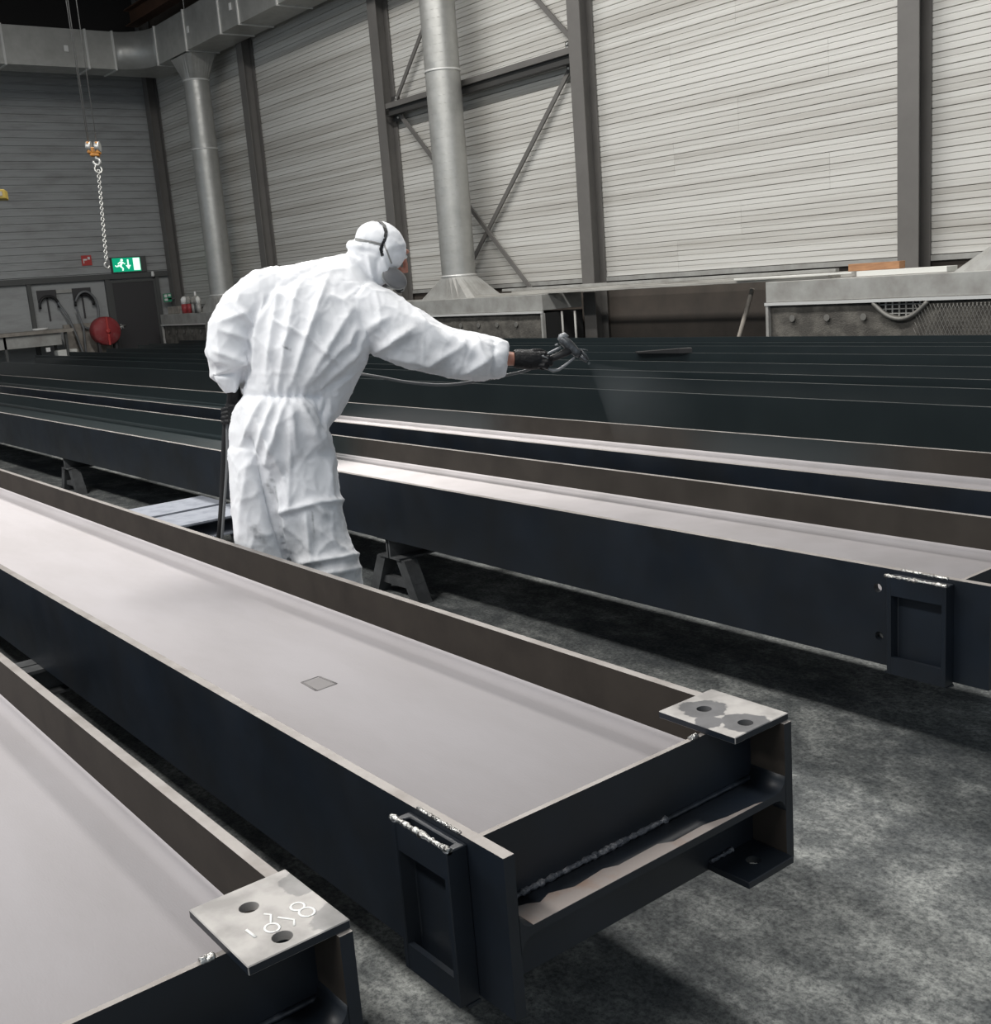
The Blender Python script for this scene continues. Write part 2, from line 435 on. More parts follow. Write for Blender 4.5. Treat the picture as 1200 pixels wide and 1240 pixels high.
def lug_material(name, holes, grey, base=(0.40, 0.385, 0.37)):
    """pale steel plate; grey paint patches with ragged outlines around given spots (place coordinates)"""
    m = bpy.data.materials.new(name); m.use_nodes = True
    N = m.node_tree.nodes; L = m.node_tree.links; b = N['Principled BSDF']
    b.inputs['Roughness'].default_value = 0.6; b.inputs['Metallic'].default_value = 0.3
    g = N.new('ShaderNodeNewGeometry')
    nz = N.new('ShaderNodeTexNoise'); nz.inputs['Scale'].default_value = 28; nz.inputs['Detail'].default_value = 4
    L.new(g.outputs['Position'], nz.inputs['Vector'])
    best = None
    for p, r in holes:
        d = N.new('ShaderNodeVectorMath'); d.operation = 'DISTANCE'; L.new(g.outputs['Position'], d.inputs[0]); d.inputs[1].default_value = p
        q = N.new('ShaderNodeMath'); q.operation = 'DIVIDE'; L.new(d.outputs['Value'], q.inputs[0]); q.inputs[1].default_value = r
        if best is None: best = q
        else:
            mn = N.new('ShaderNodeMath'); mn.operation = 'MINIMUM'; L.new(best.outputs[0], mn.inputs[0]); L.new(q.outputs[0], mn.inputs[1]); best = mn
    w = N.new('ShaderNodeMath'); w.operation = 'MULTIPLY_ADD'; w.inputs[1].default_value = 0.9; L.new(nz.outputs[0], w.inputs[0]); L.new(best.outputs[0], w.inputs[2])
    cr = N.new('ShaderNodeValToRGB'); cr.color_ramp.elements[0].position = 0.62; cr.color_ramp.elements[1].position = 0.66
    dv = N.new('ShaderNodeMath'); dv.operation = 'MULTIPLY'; dv.inputs[1].default_value = 0.45; L.new(w.outputs[0], dv.inputs[0])
    L.new(dv.outputs[0], cr.inputs[0])
    cr.color_ramp.elements[0].color = (*grey, 1); cr.color_ramp.elements[1].color = (*base, 1)
    n2 = N.new('ShaderNodeTexNoise'); n2.inputs['Scale'].default_value = 14; n2.inputs['Detail'].default_value = 5
    L.new(g.outputs['Position'], n2.inputs['Vector'])
    c2 = N.new('ShaderNodeValToRGB'); c2.color_ramp.elements[0].position = 0.35; c2.color_ramp.elements[0].color = (0.55, 0.55, 0.55, 1); c2.color_ramp.elements[1].position = 0.6; c2.color_ramp.elements[1].color = (1, 1, 1, 1)
    L.new(n2.outputs[0], c2.inputs[0])
    mx = N.new('ShaderNodeMix'); mx.data_type = 'RGBA'; mx.blend_type = 'MULTIPLY'; mx.inputs[0].default_value = 0.8
    L.new(cr.outputs[0], mx.inputs[6]); L.new(c2.outputs[0], mx.inputs[7])
    L.new(mx.outputs[2], b.inputs['Base Color'])
    return m

# ================================================================== THE HALL
WY = 12.62      # inner sheet of the long wall
EX = -30.1      # end wall
b = bm_new(); box(b, -31, 5.5, -9, 13.2, -0.2, 0.0)
struct('floor', b, M['floor'], label='grey concrete floor mottled with dark overspray')
b = bm_new(); box(b, -31, 5.5, -9, 13.2, 10.2, 10.35)
struct('ceiling', b, M['ceiling'], label='dark roof sheeting')

b = bm_new(); box(b, EX - 0.01, EX + 0.05, -9, WY - 0.05, 7.95, 10.2)  # added sheet, its near-black colour stands in for the gloom above the duct
struct('trim_8', b, M['ceiling'], label='dark sheet added over the upper end wall to darken it')
# long wall: backing sheet with cassette boards
b = bm_new(); box(b, EX, 5.5, WY, WY + 0.2, 0, 10.2)
wall_r = struct('wall_right', b, M['brown_wall'], label='long wall of pale grey horizontal cassettes')
PITCH_B, Z_B = 0.152, 1.47
def board_profile():
    return [(0.0, 0.0), (0.006, 0.020), (0.070, 0.021), (0.074, 0.013), (0.081, 0.013), (0.085, 0.021), (0.144, 0.023), (0.1495, 0.0)]
bays = [(EX, -24.24), (-24.24, -18.7), (-18.7, -13.2), (-13.2, -7.6), (-7.6, 5.5)]
protos = {}
for row in range(45):
    z = Z_B + row * PITCH_B
    for bi, (x0, x1) in enumerate(bays):
        segs = [(x0, x1)]
        if bi == 3:
            k = (row // 3) % 3
            xs = (-11.55, -10.35, -8.9)[k]
            segs = [(x0, xs - 0.0015), (xs + 0.0015, x1)]
        for s0, s1 in segs:
            ln = round(s1 - s0, 4)
            if ln not in protos:
                bb = bm_new()
                poly = [(-d, zz) for zz, d in board_profile()]
                prism(bb, poly, 0, ln, 'YZ')
                bmesh.ops.recalc_face_normals(bb, faces=bb.faces[:])
                me = bpy.data.meshes.new('siding_board'); bb.to_mesh(me); bb.free(); me.materials.append(M['siding'])
                protos[ln] = me
            o = bpy.data.objects.new('siding_board', protos[ln]); COL.objects.link(o)
            o.parent = wall_r; o.location = (s0, WY, z)
b = bm_new(); box(b, EX, 5.5, WY - 0.05, WY, 1.40, 1.465)
struct('trim_1', b, M['galv_dusty'], label='dusty sill strip under the wall cassettes')

# end wall: one profiled sheet, too far off to pick its ribs apart
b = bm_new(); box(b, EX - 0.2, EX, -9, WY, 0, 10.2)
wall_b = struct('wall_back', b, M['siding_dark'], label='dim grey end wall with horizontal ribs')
b = bm_new()
prof = []
z = 2.46
while z < 7.9:
    prof += [(z, 0.0), (z + 0.012, 0.03), (z + 0.14, 0.03), (z + 0.152, 0.0), (z + 0.19, 0.0)]
    z += 0.19
pa = [b.verts.new((EX + d + 0.002, -9, zz)) for zz, d in prof]
pb = [b.verts.new((EX + d + 0.002, 12.45, zz)) for zz, d in prof]
for i in range(len(prof) - 1):
    b.faces.new((pa[i], pb[i], pb[i + 1], pa[i + 1]))
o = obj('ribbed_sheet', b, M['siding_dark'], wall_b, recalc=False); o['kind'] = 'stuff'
b = bm_new(); box(b, EX, EX + 0.12, -9, 12.45, 2.30, 2.44)
struct('trim_2', b, M['frame_grey'], label='grey rail across the end wall above the door')
for k, (y0, y1) in enumerate(((8.55, 8.65), (10.56, 10.68), (11.93, 12.03))):
    b = bm_new(); box(b, EX, EX + 0.1, y0, y1, 0, 2.30)
    struct('trim_%d' % (3 + k), b, M['frame_grey'], label=('grey post on the end wall left of the hose brackets', 'grey post left of the dark door', 'grey post right of the dark door')[k])
b = bm_new(); box(b, EX + 0.002, EX + 0.06, 10.68, 11.93, 0, 2.26)
dr = struct('door_1', b, M['door'], label='dark grey door in the end wall under the exit sign', loc=(EX, 11.3, 0))
b = bm_new(); box(b, EX + 0.06, EX + 0.10, 10.80, 10.83, 0.98, 1.12); tube(b, [(EX + 0.11, 10.81, 1.07), (EX + 0.11, 10.95, 1.07)], 0.012)
obj('door_handle', b, M['chrome'], dr)
for (y0, y1, z0, z1) in ((10.68, 10.74, 0, 2.26), (11.87, 11.93, 0, 2.26), (10.74, 11.87, 2.19, 2.26)):
    b = bm_new(); box(b, EX + 0.06, EX + 0.085, y0, y1, z0, z1); obj('door_frame', b, M['frame_grey'], dr)

# columns of the long wall
def h_column(xc, w, label, x_group=None, mt=None, y0=12.30, dep=0.27):
    t = thing('steel_column', label, 'column', (xc, y0 + dep / 2, 0), 'columns of the long wall')
    mt = mt or M['column']
    for nm, (a0, a1) in (('flange', (y0, y0 + 0.016)), ('flange', (y0 + dep - 0.016, y0 + dep))):
        b = bm_new(); box(b, xc - w / 2, xc + w / 2, a0, a1, 0, 10.2); obj(nm, b, mt, t)
    b = bm_new(); box(b, xc - 0.006, xc + 0.006, y0 + 0.016, y0 + dep - 0.016, 0, 10.2); obj('web', b, mt, t)
    b = bm_new(); box(b, xc - w / 2 - 0.03, xc + w / 2 + 0.03, y0 - 0.03, y0 + dep + 0.02, 0, 0.025); obj('base_plate', b, mt, t)
    return t
h_column(-7.615, 0.275, 'grey steel column at right, between the widest wall bay and the right edge')
h_column(-13.20, 0.275, 'grey steel column right of the cross bracing')
h_column(-18.70, 0.285, 'grey steel column left of the cross bracing, behind the worker\'s head')
h_column(-24.24, 0.275, 'dark steel column just right of the round duct in the far corner bay')
h_column(-29.85, 0.275, 'dark steel column in the corner where the two walls meet')

# cross bracing
t = thing('wall_bracing', 'dark steel cross bracing between two columns behind the round duct', 'bracing', (-15.95, 12.42, 0))
b = bm_new(); box(b, -18.56, -13.34, 12.33, 12.345, 4.86, 4.955); box(b, -18.56, -13.34, 12.345, 12.46, 4.855, 4.87)
obj('strut', b, M['column'], t)
b = bm_new(); box(b, -18.56, -13.34, 12.39, 12.405, 4.74, 4.855); box(b, -18.56, -13.34, 12.33, 12.47, 4.725, 4.74)
obj('strut_web', b, M['brace'], t)
def bar(bm, p, q, w, th):
    p, q = Vector(p), Vector(q); d = (q - p).normalized(); n = Vector((0, 1, 0)); s = d.cross(n).normalized()
    c = [p + s * w / 2 - n * th / 2, p - s * w / 2 - n * th / 2, p - s * w / 2 + n * th / 2, p + s * w / 2 + n * th / 2]
    e = [v + (q - p) for v in c]
    A = [bm.verts.new(v) for v in c]; B = [bm.verts.new(v) for v in e]
    for k in range(4): bm.faces.new((A[k], A[(k + 1) % 4], B[(k + 1) % 4], B[k]))
    bm.faces.new(A[::-1]); bm.faces.new(B)
for p, q, y in (((-18.45, 4.88), (-13.4, -0.0), 12.46), ((-13.42, 4.80), (-18.45, 0.0), 12.50), ((-18.45, 4.92), (-13.4, 9.9), 12.46), ((-13.42, 5.05), (-18.4, 9.9), 12.50)):
    b = bm_new(); bar(b, (p[0], y, p[1]), (q[0], y, q[1]), 0.075, 0.03); obj('diagonal', b, M['column'], t)
for x in (-18.42, -13.46):
    b = bm_new(); box(b, x - 0.14, x + 0.14, 12.475, 12.487, 4.62, 5.08); gp = obj('gusset_plate', b, M['brace'], t)
    for zz in (4.68, 4.76, 4.98, 5.04):
        b = bm_new(); lathe(b, [(0.02, 0), (0.02, 0.03)], (x + (0.07 if x < -15 else -0.07), 12.44, zz), n=6, axis='Y', smooth=False); obj('bolt', b, M['galv_seam'], gp)

# overhead rectangular duct, turning the corner
t = thing('overhead_duct', 'galvanised rectangular air duct running under the roof around the hall corner', 'air duct', (-27.0, 11.9, 7.15))
zb_, zt_ = 7.15, 8.0
xs = [-26.9, -25.2, -23.4, -22.5, -20.8, -18.8, -16.6, -14.4, -12, -9.5, -7, -4.5, -2]
for a, c in zip(xs, xs[1:]):
    b = bm_new(); box(b, a + 0.01, c - 0.01, 11.5, 12.28, zb_, zt_); obj('duct_section', b, M['galv'], t)
for x in xs:
    b = bm_new(); box(b, x - 0.022, x + 0.022, 11.475, 12.29, zb_ - 0.025, zt_ + 0.02); obj('joint_flange', b, M['galv_seam'], t)
# corner elbow, rounded on the inside
b = bm_new()
pl = [(-26.9, 12.28), (-28.45, 12.28), (-28.45, 10.75), (-27.65, 10.75)] + [(-27.65 + 0.75 * (1 - math.cos(a)), 10.75 + 0.75 * math.sin(a)) for a in [math.radians(15 * k) for k in range(1, 6)]] + [(-26.9, 11.5)]
prism(b, pl, zb_, zt_, 'XY')
bmesh.ops.recalc_face_normals(b, faces=b.faces[:]); b.normal_update()
for f in b.faces: f.smooth = f.normal.x > 0.05 and abs(f.normal.z) < 0.5
obj('elbow', b, M['galv'], t)
ys = [10.75, 10.1, 8.2, 6.6, 4.6, 2.6, 0.6, -1.4]
for a, c in zip(ys, ys[1:]):
    b = bm_new(); box(b, -28.45, -27.65, c + 0.01, a - 0.01, zb_, zt_); obj('duct_section', b, M['galv'], t)
for y in ys:
    b = bm_new(); box(b, -28.47, -27.625, y - 0.022, y + 0.022, zb_ - 0.025, zt_ + 0.02); obj('joint_flange', b, M['galv_seam'], t)
for x, y in ((-27.62, 9.6), (-27.62, 8.0), (-25.0, 11.48), (-22.8, 11.48)):
    b = bm_new(); box(b, x - 0.012, x + 0.012, y - 0.012, y + 0.012, 7.50, 7.66)
    if y < 11: 
        b.free(); b = bm_new(); box(b, x, x + 0.012, y - 0.05, y + 0.05, 7.48, 7.62)
    else:
        b.free(); b = bm_new(); box(b, x - 0.05, x + 0.05, y, y + 0.012, 7.48, 7.62)
    obj('label_sticker', b, M['white'], t)
# hangers up to the roof
for x in (-25.2, -18.8, -12, -4.5):
    for y in (11.55, 12.22):
        b = bm_new(); tube(b, [(x, y, zt_ + 0.02), (x, y, 10.2)], 0.008, n=6); obj('hanger_rod', b, M['galv_seam'], t)
for y in (8.2, 2.6):
    for x in (-28.4, -27.7):
        b = bm_new(); tube(b, [(x, y, zt_ + 0.02), (x, y, 10.2)], 0.008, n=6); obj('hanger_rod', b, M['galv_seam'], t)

# roof steel above the duct
b = bm_new()
box(b, -28.6, 5, 11.5, 11.8, 8.36, 8.39); box(b, -28.6, 5, 11.64, 11.66, 8.39, 8.72); box(b, -28.6, 5, 11.5, 11.8, 8.72, 8.75)
struct('trim_6', b, M['rust'], label='rust brown roof beam above the duct')

# extraction plenums with round risers
def plenum(x0, x1, label, detail):
    t = thing('extraction_box', label, 'extraction box', ((x0 + x1) / 2, 11.8, 0), 'extraction boxes along the long wall')
    b = bm_new(); box(b, x0, x1, 11.42, 12.26, 1.035, 1.285); obj('top_hood', b, M['galv_dusty'], t, bevel=0.006)
    b = bm_new(); box(b, x0 - 0.01, x1, 11.40, 11.44, 0.995, 1.032); obj('edge_rail', b, M['galv_seam'], t)
    b = bm_new(); box(b, x0 + 0.03, x1, 11.50, 12.26, 0.02, 0.995); obj('filter_core', b, M['dark'], t)
    for xx in (x0, x1 - 0.04):
        b = bm_new(); box(b, xx, xx + 0.04, 11.41, 11.47, 0.0, 0.995); obj('corner_post', b, M['galv_dusty'], t)
    # sagging filter blanket
    b = bm_new(); nx, nz = 60, 10; g = []
    hole = (-7.17, 0.93) if detail else None
    for i in range(nx + 1):
        rowv = []
        for j in range(nz + 1):
            x = x0 + 0.04 + (x1 - x0 - 0.08) * i / nx; z = 0.03 + 0.955 * j / nz
            y = 11.462 + 0.022 * noise.noise((x * 1.7, z * 2.2, 3.1)) + 0.010 * noise.noise((x * 6, z * 5, 1))
            if hole:
                dx = (x - hole[0]) / 0.34; 
                if abs(dx) < 1: z = min(z, 0.985 - 0.17 * (1 - dx * dx))
            rowv.append(b.verts.new((x, y, z)))
        g.append(rowv)
    for i in range(nx):
        for j in range(nz):
            f = b.faces.new((g[i][j], g[i + 1][j], g[i + 1][j + 1], g[i][j + 1])); f.smooth = True
    fb = obj('filter_blanket', b, M['filter'], t)
    sm = fb.modifiers.new('s', 'SOLIDIFY'); sm.thickness = 0.012; sm.offset = 1
    if detail:
        # grille seen where the blanket sags, and its rolled rim
        b = bm_new()
        for k in range(8):
            x = hole[0] - 0.3 + 0.6 * k / 7; box(b, x - 0.008, x + 0.008, 11.478, 11.492, 0.80, 0.99)
        for z in (0.86, 0.91, 0.96): box(b, hole[0] - 0.33, hole[0] + 0.33, 11.476, 11.482, z - 0.006, z + 0.006)
        obj('grille', b, M['galv_dusty'], t)
        b = bm_new(); tube(b, [(hole[0] + 0.34 * s / 10, 11.425, 0.99 - 0.19 * (1 - (s / 10) ** 2)) for s in range(-10, 11)], 0.026, n=8); obj('rolled_rim', b, M['mesh_wire'], t)
        # wire netting
        b = bm_new(); x_a, x_b = -7.0, -5.0
        for k in range(46):
            x = x_a + 0.045 * k
            for sgn in (1, -1):
                pts = []
                for j in range(0, 11):
                    z = 0.30 + 0.066 * j; xx = x + sgn * (j * 0.03)
                    if x_a <= xx <= x_b: pts.append((xx, 11.425 + 0.02 * noise.noise((xx * 1.7, z * 2.2, 3.1)), z))
                if len(pts) > 1: tube(b, pts, 0.0035, n=3)
        o = obj('wire_netting', b, M['mesh_wire'], t); o['kind'] = 'stuff'
    k = 0
    x = x0 + 0.38
    while x < x1 - 0.2:
        if not (detail and x > -7.6):
            b = bm_new(); lathe(b, [(0.040, 0.0), (0.042, 0.004), (0.040, 0.008), (0.014, 0.010), (0.012, 0.022)], (x, 11.432, 0.83), n=10, axis='Y'); obj('retaining_stud', b, M['mesh_wire'], t)
        x += 0.5
    return t
plenum(-9.03, -2.6, 'dusty grey extraction box with torn netted filter at the right edge', True)
plenum(-18.9, -13.33, 'dusty grey extraction box behind the worker\'s outstretched arm', False)
plenum(-28.7, -23.4, 'dim extraction box in the far corner with cans standing on it', False)

def riser(xc, label, top=True):
    yc, r = 11.88, 0.30
    t = thing('round_duct', label, 'air duct', (xc, yc, 1.285), 'round galvanised risers on the long wall')
    # square to round transition at the foot
    def trans(zlo, zhi, hx, hy, name, flip=False):
        b = bm_new(); n = 32; ringA, ringB = [], []
        for k in range(n):
            a = 2 * math.pi * (k + 0.5) / n; c, s = math.cos(a), math.sin(a)
            q = 1 / max(abs(c), abs(s)); 
            ringA.append(b.verts.new((xc + c * q * hx, yc + s * q * hy, zlo))); ringB.append(b.verts.new((xc + r * c, yc + r * s, zhi)))
        for k in range(n):
            b.faces.new((ringA[k], ringA[(k + 1) % n], ringB[(k + 1) % n], ringB[k]))
        b.faces.new(ringA); b.faces.new(ringB)
        return obj(name, b, M['galv_dusty'] if not flip else M['galv'], t)
    trans(1.285, 1.66, 0.80, 0.36, 'foot_transition')
    if top: trans(7.12, 6.62, 0.55, 0.36, 'head_transition', True)
    for z0, z1 in ((1.66, 5.05), (5.07, 6.62 if top else 7.12)):
        b = bm_new(); tube(b, [(xc, yc, z0), (xc, yc, z1)], r, n=40, cap=False); obj('pipe', b, M['galv'], t)
    for z in (1.67, 5.06, 6.60):
        b = bm_new(); lathe(b, [(r, -0.02), (r + 0.012, -0.015), (r + 0.012, 0.015), (r, 0.02)], (xc, yc, z), n=40); obj('collar', b, M['galv_seam'], t)
    b = bm_new(); turns = 36; n = turns * 20
    tube(b, [(xc + (r + 0.0005) * math.cos(2 * math.pi * k / 20), yc + (r + 0.0005) * math.sin(2 * math.pi * k / 20), 1.70 + 4.85 * k / n) for k in range(n + 1)], 0.0035, n=4)
    obj('spiral_seam', b, M['galv'], t)
    return t
riser(-16.05, 'tall round galvanised duct in front of the cross bracing')
riser(-25.75, 'round galvanised duct in the far left corner bay')
riser(-5.82, 'round galvanised duct cut by the right edge of the picture', False)

# planks and strips lying along the wall on the boxes
def lay(name, label, cat, x0, x1, y0, y1, z0, z1, m, group=None, rot=0):
    b = bm_new(); box(b, x0, x1, y0, y1, z0, z1)
    if rot:
        bmesh.ops.rotate(b, cent=((x0 + x1) / 2, (y0 + y1) / 2, 0), matrix=Matrix.Rotation(rot, 3, 'Z'), verts=b.verts[:])
    return tag(obj(name, b, m, loc=((x0 + x1) / 2, (y0 + y1) / 2, z0), bevel=0.003), label, cat, group)
lay('plank', 'long dusty plank bridging two extraction boxes, nearest the beams', 'plank', -15.2, -8.2, 11.55, 11.80, 1.287, 1.325, M['plank'], 'planks along the wall')
lay('plank', 'wide dusty plank bridging two extraction boxes, close to the wall', 'plank', -14.6, -7.9, 11.86, 12.24, 1.287, 1.345, M['plank'], 'planks along the wall')
lay('steel_angle', 'long grey steel strip lying on the plank by the wall', 'steel strip', -15.0, -8.4, 11.98, 12.06, 1.347, 1.39, M['galv_dusty'])
lay('white_batten', 'short white batten on the plank left of the widest wall bay', 'batten', -12.2, -10.6, 12.08, 12.13, 1.347, 1.375, M['white_strip'])
lay('white_batten', 'small white offcut on the plank beside the column', 'batten', -12.85, -12.45, 12.10, 12.17, 1.347, 1.38, M['white_strip'])
lay('steel_strip', 'pale strip lying across the right extraction box top', 'steel strip', -9.6, -7.85, 11.50, 11.53, 1.327, 1.35, M['white_strip'])
lay('timber_offcut', 'orange brown timber block on the right extraction box', 'timber', -8.02, -7.36, 11.70, 11.83, 1.35, 1.435, M['timber'], rot=0.04)
lay('white_board', 'pale board under the timber block', 'board', -7.86, -6.72, 11.62, 11.84, 1.287, 1.348, M['white_strip'])
for x, lb in ((-12.95, 'thin upright steel rod behind the spray gun'), (-13.25, 'thin upright rod against the left extraction box side')):
    b = bm_new(); tube(b, [(x, 11.75, 0.0), (x, 11.75, 1.0)], 0.018, n=8); lathe(b, [(0.05, 0), (0.05, 0.02)], (x, 11.75, 0), n=10)
    tag(obj('steel_rod', b, M['galv_dusty'], loc=(x, 11.75, 0)), lb, 'rod')
b = bm_new(); tube(b, [(-9.95, 11.72, 0.0), (-9.62, 11.9, 1.20)], 0.03, n=8)
b.verts.ensure_lookup_table()
tag(obj('leaning_pole', b, M['bench'], loc=(-9.95, 11.72, 0)), 'worn pole leaning in the dark gap left of the right extraction box', 'pole')

# ---------------------------------------------------------------- things on and by the end wall
SX = EX + 0.04
t = thing('exit_sign', 'lit green exit sign with running figure above the door', 'sign', (SX + 0.05, 11.2, 2.45))
b = bm_new(); box(b, SX, SX + 0.12, 10.78, 11.72, 2.45, 2.86); obj('housing', b, M['frame_grey'], t)
b = bm_new(); box(b, SX + 0.12, SX + 0.126, 10.80, 11.56, 2.475, 2.835); obj('green_face', b, M['exit_green'], t)
fx_ = SX + 0.128
b = bm_new(); box(b, fx_, fx_ + 0.003, 11.36, 11.54, 2.50, 2.82); obj('door_symbol', b, M['exit_white'], t)
b = bm_new(); prism(b, [(11.20, 2.79), (11.24, 2.79), (11.24, 2.64), (11.29, 2.64), (11.22, 2.53), (11.15, 2.64), (11.20, 2.64)], fx_, fx_ + 0.003, 'YZ'); obj('arrow_symbol', b, M['exit_white'], t)
b = bm_new()
lathe(b, [(0.036, 0), (0.036, 0.003)], (fx_, 11.055, 2.775), n=14, axis='X')
for poly in ([(11.04, 2.735), (11.09, 2.72), (11.03, 2.62), (10.98, 2.645)], [(11.0, 2.65), (11.03, 2.63), (11.085, 2.56), (11.07, 2.50), (11.035, 2.50), (11.045, 2.555), (10.975, 2.62)],
             [(10.985, 2.65), (10.96, 2.61), (10.90, 2.60), (10.855, 2.63), (10.865, 2.655), (10.91, 2.63), (10.96, 2.665)], [(11.05, 2.73), (11.01, 2.745), (10.94, 2.70), (10.94, 2.67), (11.0, 2.70)], [(11.07, 2.71), (11.12, 2.66), (11.145, 2.69), (11.13, 2.70), (11.115, 2.69), (11.085, 2.73)]):
    prism(b, poly, fx_, fx_ + 0.003, 'YZ')
obj('running_figure', b, M['exit_white'], t)

t = thing('fire_sign', 'small red square sign left of the lit exit sign', 'sign', (SX, 10.17, 2.69))
b = bm_new(); box(b, SX, SX + 0.02, 10.04, 10.30, 2.69, 2.95); obj('plate', b, M['red_sign'], t)
b = bm_new(); prism(b, [(10.08, 2.75), (10.10, 2.75), (10.10, 2.82), (10.18, 2.82), (10.18, 2.86), (10.08, 2.86)], SX + 0.021, SX + 0.024, 'YZ'); box(b, SX + 0.021, SX + 0.024, 10.20, 10.26, 2.84, 2.91)
obj('symbol', b, M['white'], t)
t = thing('first_aid_sign', 'small green and white square sign on the corner column', 'sign', (-29.7, 12.1, 1.62))
b = bm_new(); box(b, -29.72, -29.70, 11.98, 12.20, 1.60, 1.82); obj('plate', b, M['green_sign'], t)
b = bm_new(); box(b, -29.699, -29.696, 12.00, 12.08, 1.72, 1.80); box(b, -29.699, -29.696, 12.11, 12.18, 1.74, 1.80); box(b, -29.699, -29.696, 12.00, 12.09, 1.63, 1.69)
obj('symbol', b, M['white'], t)
b = bm_new(); box(b, -29.72, -29.70, 12.08, 12.30, 1.66, 1.70); tag(obj('sign_bracket', b, M['frame_grey'], loc=(-29.7, 12.2, 1.66)), 'short bracket holding the green square sign to the corner column', 'bracket')
t = thing('wall_sensor', 'small white sensor under the rail right of the exit sign', 'sensor', (EX + 0.14, 11.85, 2.28))
b = bm_new(); lathe(b, [(0.04, 0), (0.045, 0.05), (0.035, 0.13), (0.01, 0.14)], (EX + 0.18, 11.85, 2.30), n=12); obj('body', b, M['white'], t)
b = bm_new(); box(b, EX + 0.12, EX + 0.18, 11.83, 11.87, 2.36, 2.39); obj('arm', b, M['frame_grey'], t)

def hose_bracket(yc, label, coil):
    t = thing('hose_bracket', label, 'hose holder', (EX + 0.1, yc, 1.85), 'hose brackets on the end wall')
    b = bm_new()
    out = [(yc - 0.24, 2.13), (yc - 0.24, 1.83)] + [(yc + 0.22 * math.cos(a), 1.74 + 0.22 * math.sin(a)) for a in [math.radians(165 - 15 * k) for k in range(11)]] + [(yc + 0.24, 1.83), (yc + 0.24, 2.13)]
    prism(b, out, EX + 0.03, EX + 0.06, 'YZ'); obj('back_plate', b, M['door'], t)
    b = bm_new()
    tube(b, [(EX + 0.14, yc + 0.24 * math.cos(math.radians(a)), 1.73 + 0.24 * math.sin(math.radians(a))) for a in range(195, -16, -15)], 0.035, n=8); obj('saddle', b, M['black'], t)
    b = bm_new(); box(b, EX + 0.03, EX + 0.05, yc - 0.02, yc + 0.02, 1.35, 1.95); obj('stem', b, M['door'], t)
    return t
hose_bracket(9.02, 'dark hose bracket on the end wall above the workbench, the left one', False)
hose_bracket(9.92, 'dark hose bracket on the end wall above the red reel, the right one', True)
b = bm_new(); box(b, EX + 0.03, EX + 0.05, 9.27, 9.67, 2.03, 2.12)
tag(obj('bracket_rail', b, M['galv_dusty'], loc=(EX + 0.04, 9.47, 1.8)), 'pale strip joining the two hose brackets', 'rail')
def wall_hose(pts, label, r=0.03):
    b = bm_new(); tube(b, pts, r, n=8); return tag(obj('hanging_hose', b, M['rubber_grey'], loc=pts[0]), label, 'hose', 'hoses on the end wall')
def arc(yc, zc, ry, rz, a0, a1, x, n=14):
    return [(x, yc + ry * math.cos(math.radians(a0 + (a1 - a0) * k / n)), zc + rz * math.sin(math.radians(a0 + (a1 - a0) * k / n))) for k in range(n + 1)]
wall_hose(arc(9.93, 1.55, 0.30, 0.48, 150, -120, EX + 0.24, 24), 'grey hose looped over the right hose bracket')
wall_hose([(EX + 0.2, 9.23, 1.80), (EX + 0.25, 9.40, 1.45), (EX + 0.3, 9.52, 1.0), (EX + 0.4, 9.6, 0.5), (EX + 0.5, 9.62, 0.03)], 'grey hose hanging from the left hose bracket to the floor')
wall_hose([(EX + 0.25, 9.66, 1.6), (EX + 0.3, 9.75, 1.1), (EX + 0.3, 9.72, 0.6), (EX + 0.3, 9.72, 0.03)], 'grey hose hanging beside the red reel to the floor')

t = thing('hose_reel', 'round faded red hose reel beside the dark door', 'hose reel', (-29.45, 10.18, 0.0))
b = bm_new(); lathe(b, [(0.08, -0.20), (0.34, -0.19), (0.37, -0.12), (0.37, 0.12), (0.34, 0.19), (0.08, 0.20)], (-29.45, 10.18, 0.98), n=32, axis='X'); obj('drum', b, M['red'], t)
b = bm_new(); box(b, -29.245, -29.225, 10.155, 10.205, 0.62, 1.33); obj('front_strap', b, M['red_sign'], t)
b = bm_new(); lathe(b, [(0.06, 0), (0.06, 0.05), (0.03, 0.06)], (-29.25, 10.18, 0.98), n=12, axis='X'); obj('hub', b, M['red_sign'], t)
b = bm_new(); box(b, -29.52, -29.38, 9.93, 9.99, 0.0, 0.75); box(b, -29.52, -29.38, 10.37, 10.43, 0.0, 0.75); box(b, -29.7, -29.2, 9.9, 10.46, 0.0, 0.04); obj('stand', b, M['door'], t)
b = bm_new(); tube(b, [(-29.3, 10.5, 1.05), (-29.3, 10.62, 1.05), (-29.3, 10.62, 1.0)], 0.02, n=8); obj('valve', b, M['chrome'], t)

t = thing('workbench', 'dusty workbench against the end wall at far left', 'workbench', (-29.3, 7.6, 0))
b = bm_new(); box(b, -29.95, -28.75, 5.9, 9.15, 1.06, 1.14); obj('top', b, M['bench'], t)
b = bm_new(); box(b, -29.9, -28.85, 5.95, 8.85, 0.76, 1.06); obj('drawer_unit', b, M['galv_dusty'], t)
for y in (5.98, 7.5, 8.98):
    for x in (-29.85, -28.88):
        b = bm_new(); box(b, x - 0.03, x + 0.03, y - 0.03, y + 0.03, 0, 1.06); obj('leg', b, M['frame_grey'], t)
b = bm_new(); box(b, -28.74, -28.70, 8.4, 8.5, 0.62, 0.72); obj('clamp', b, M['white'], t)
b = bm_new(); lathe(b, [(0.11, 0), (0.12, 0.16), (0.10, 0.18)], (-29.1, 8.45, 1.14), n=12); 
tag(obj('rag_heap', b, M['white'], loc=(-29.1, 8.45, 1.14)), 'crumpled white cloth on the workbench', 'cloth')
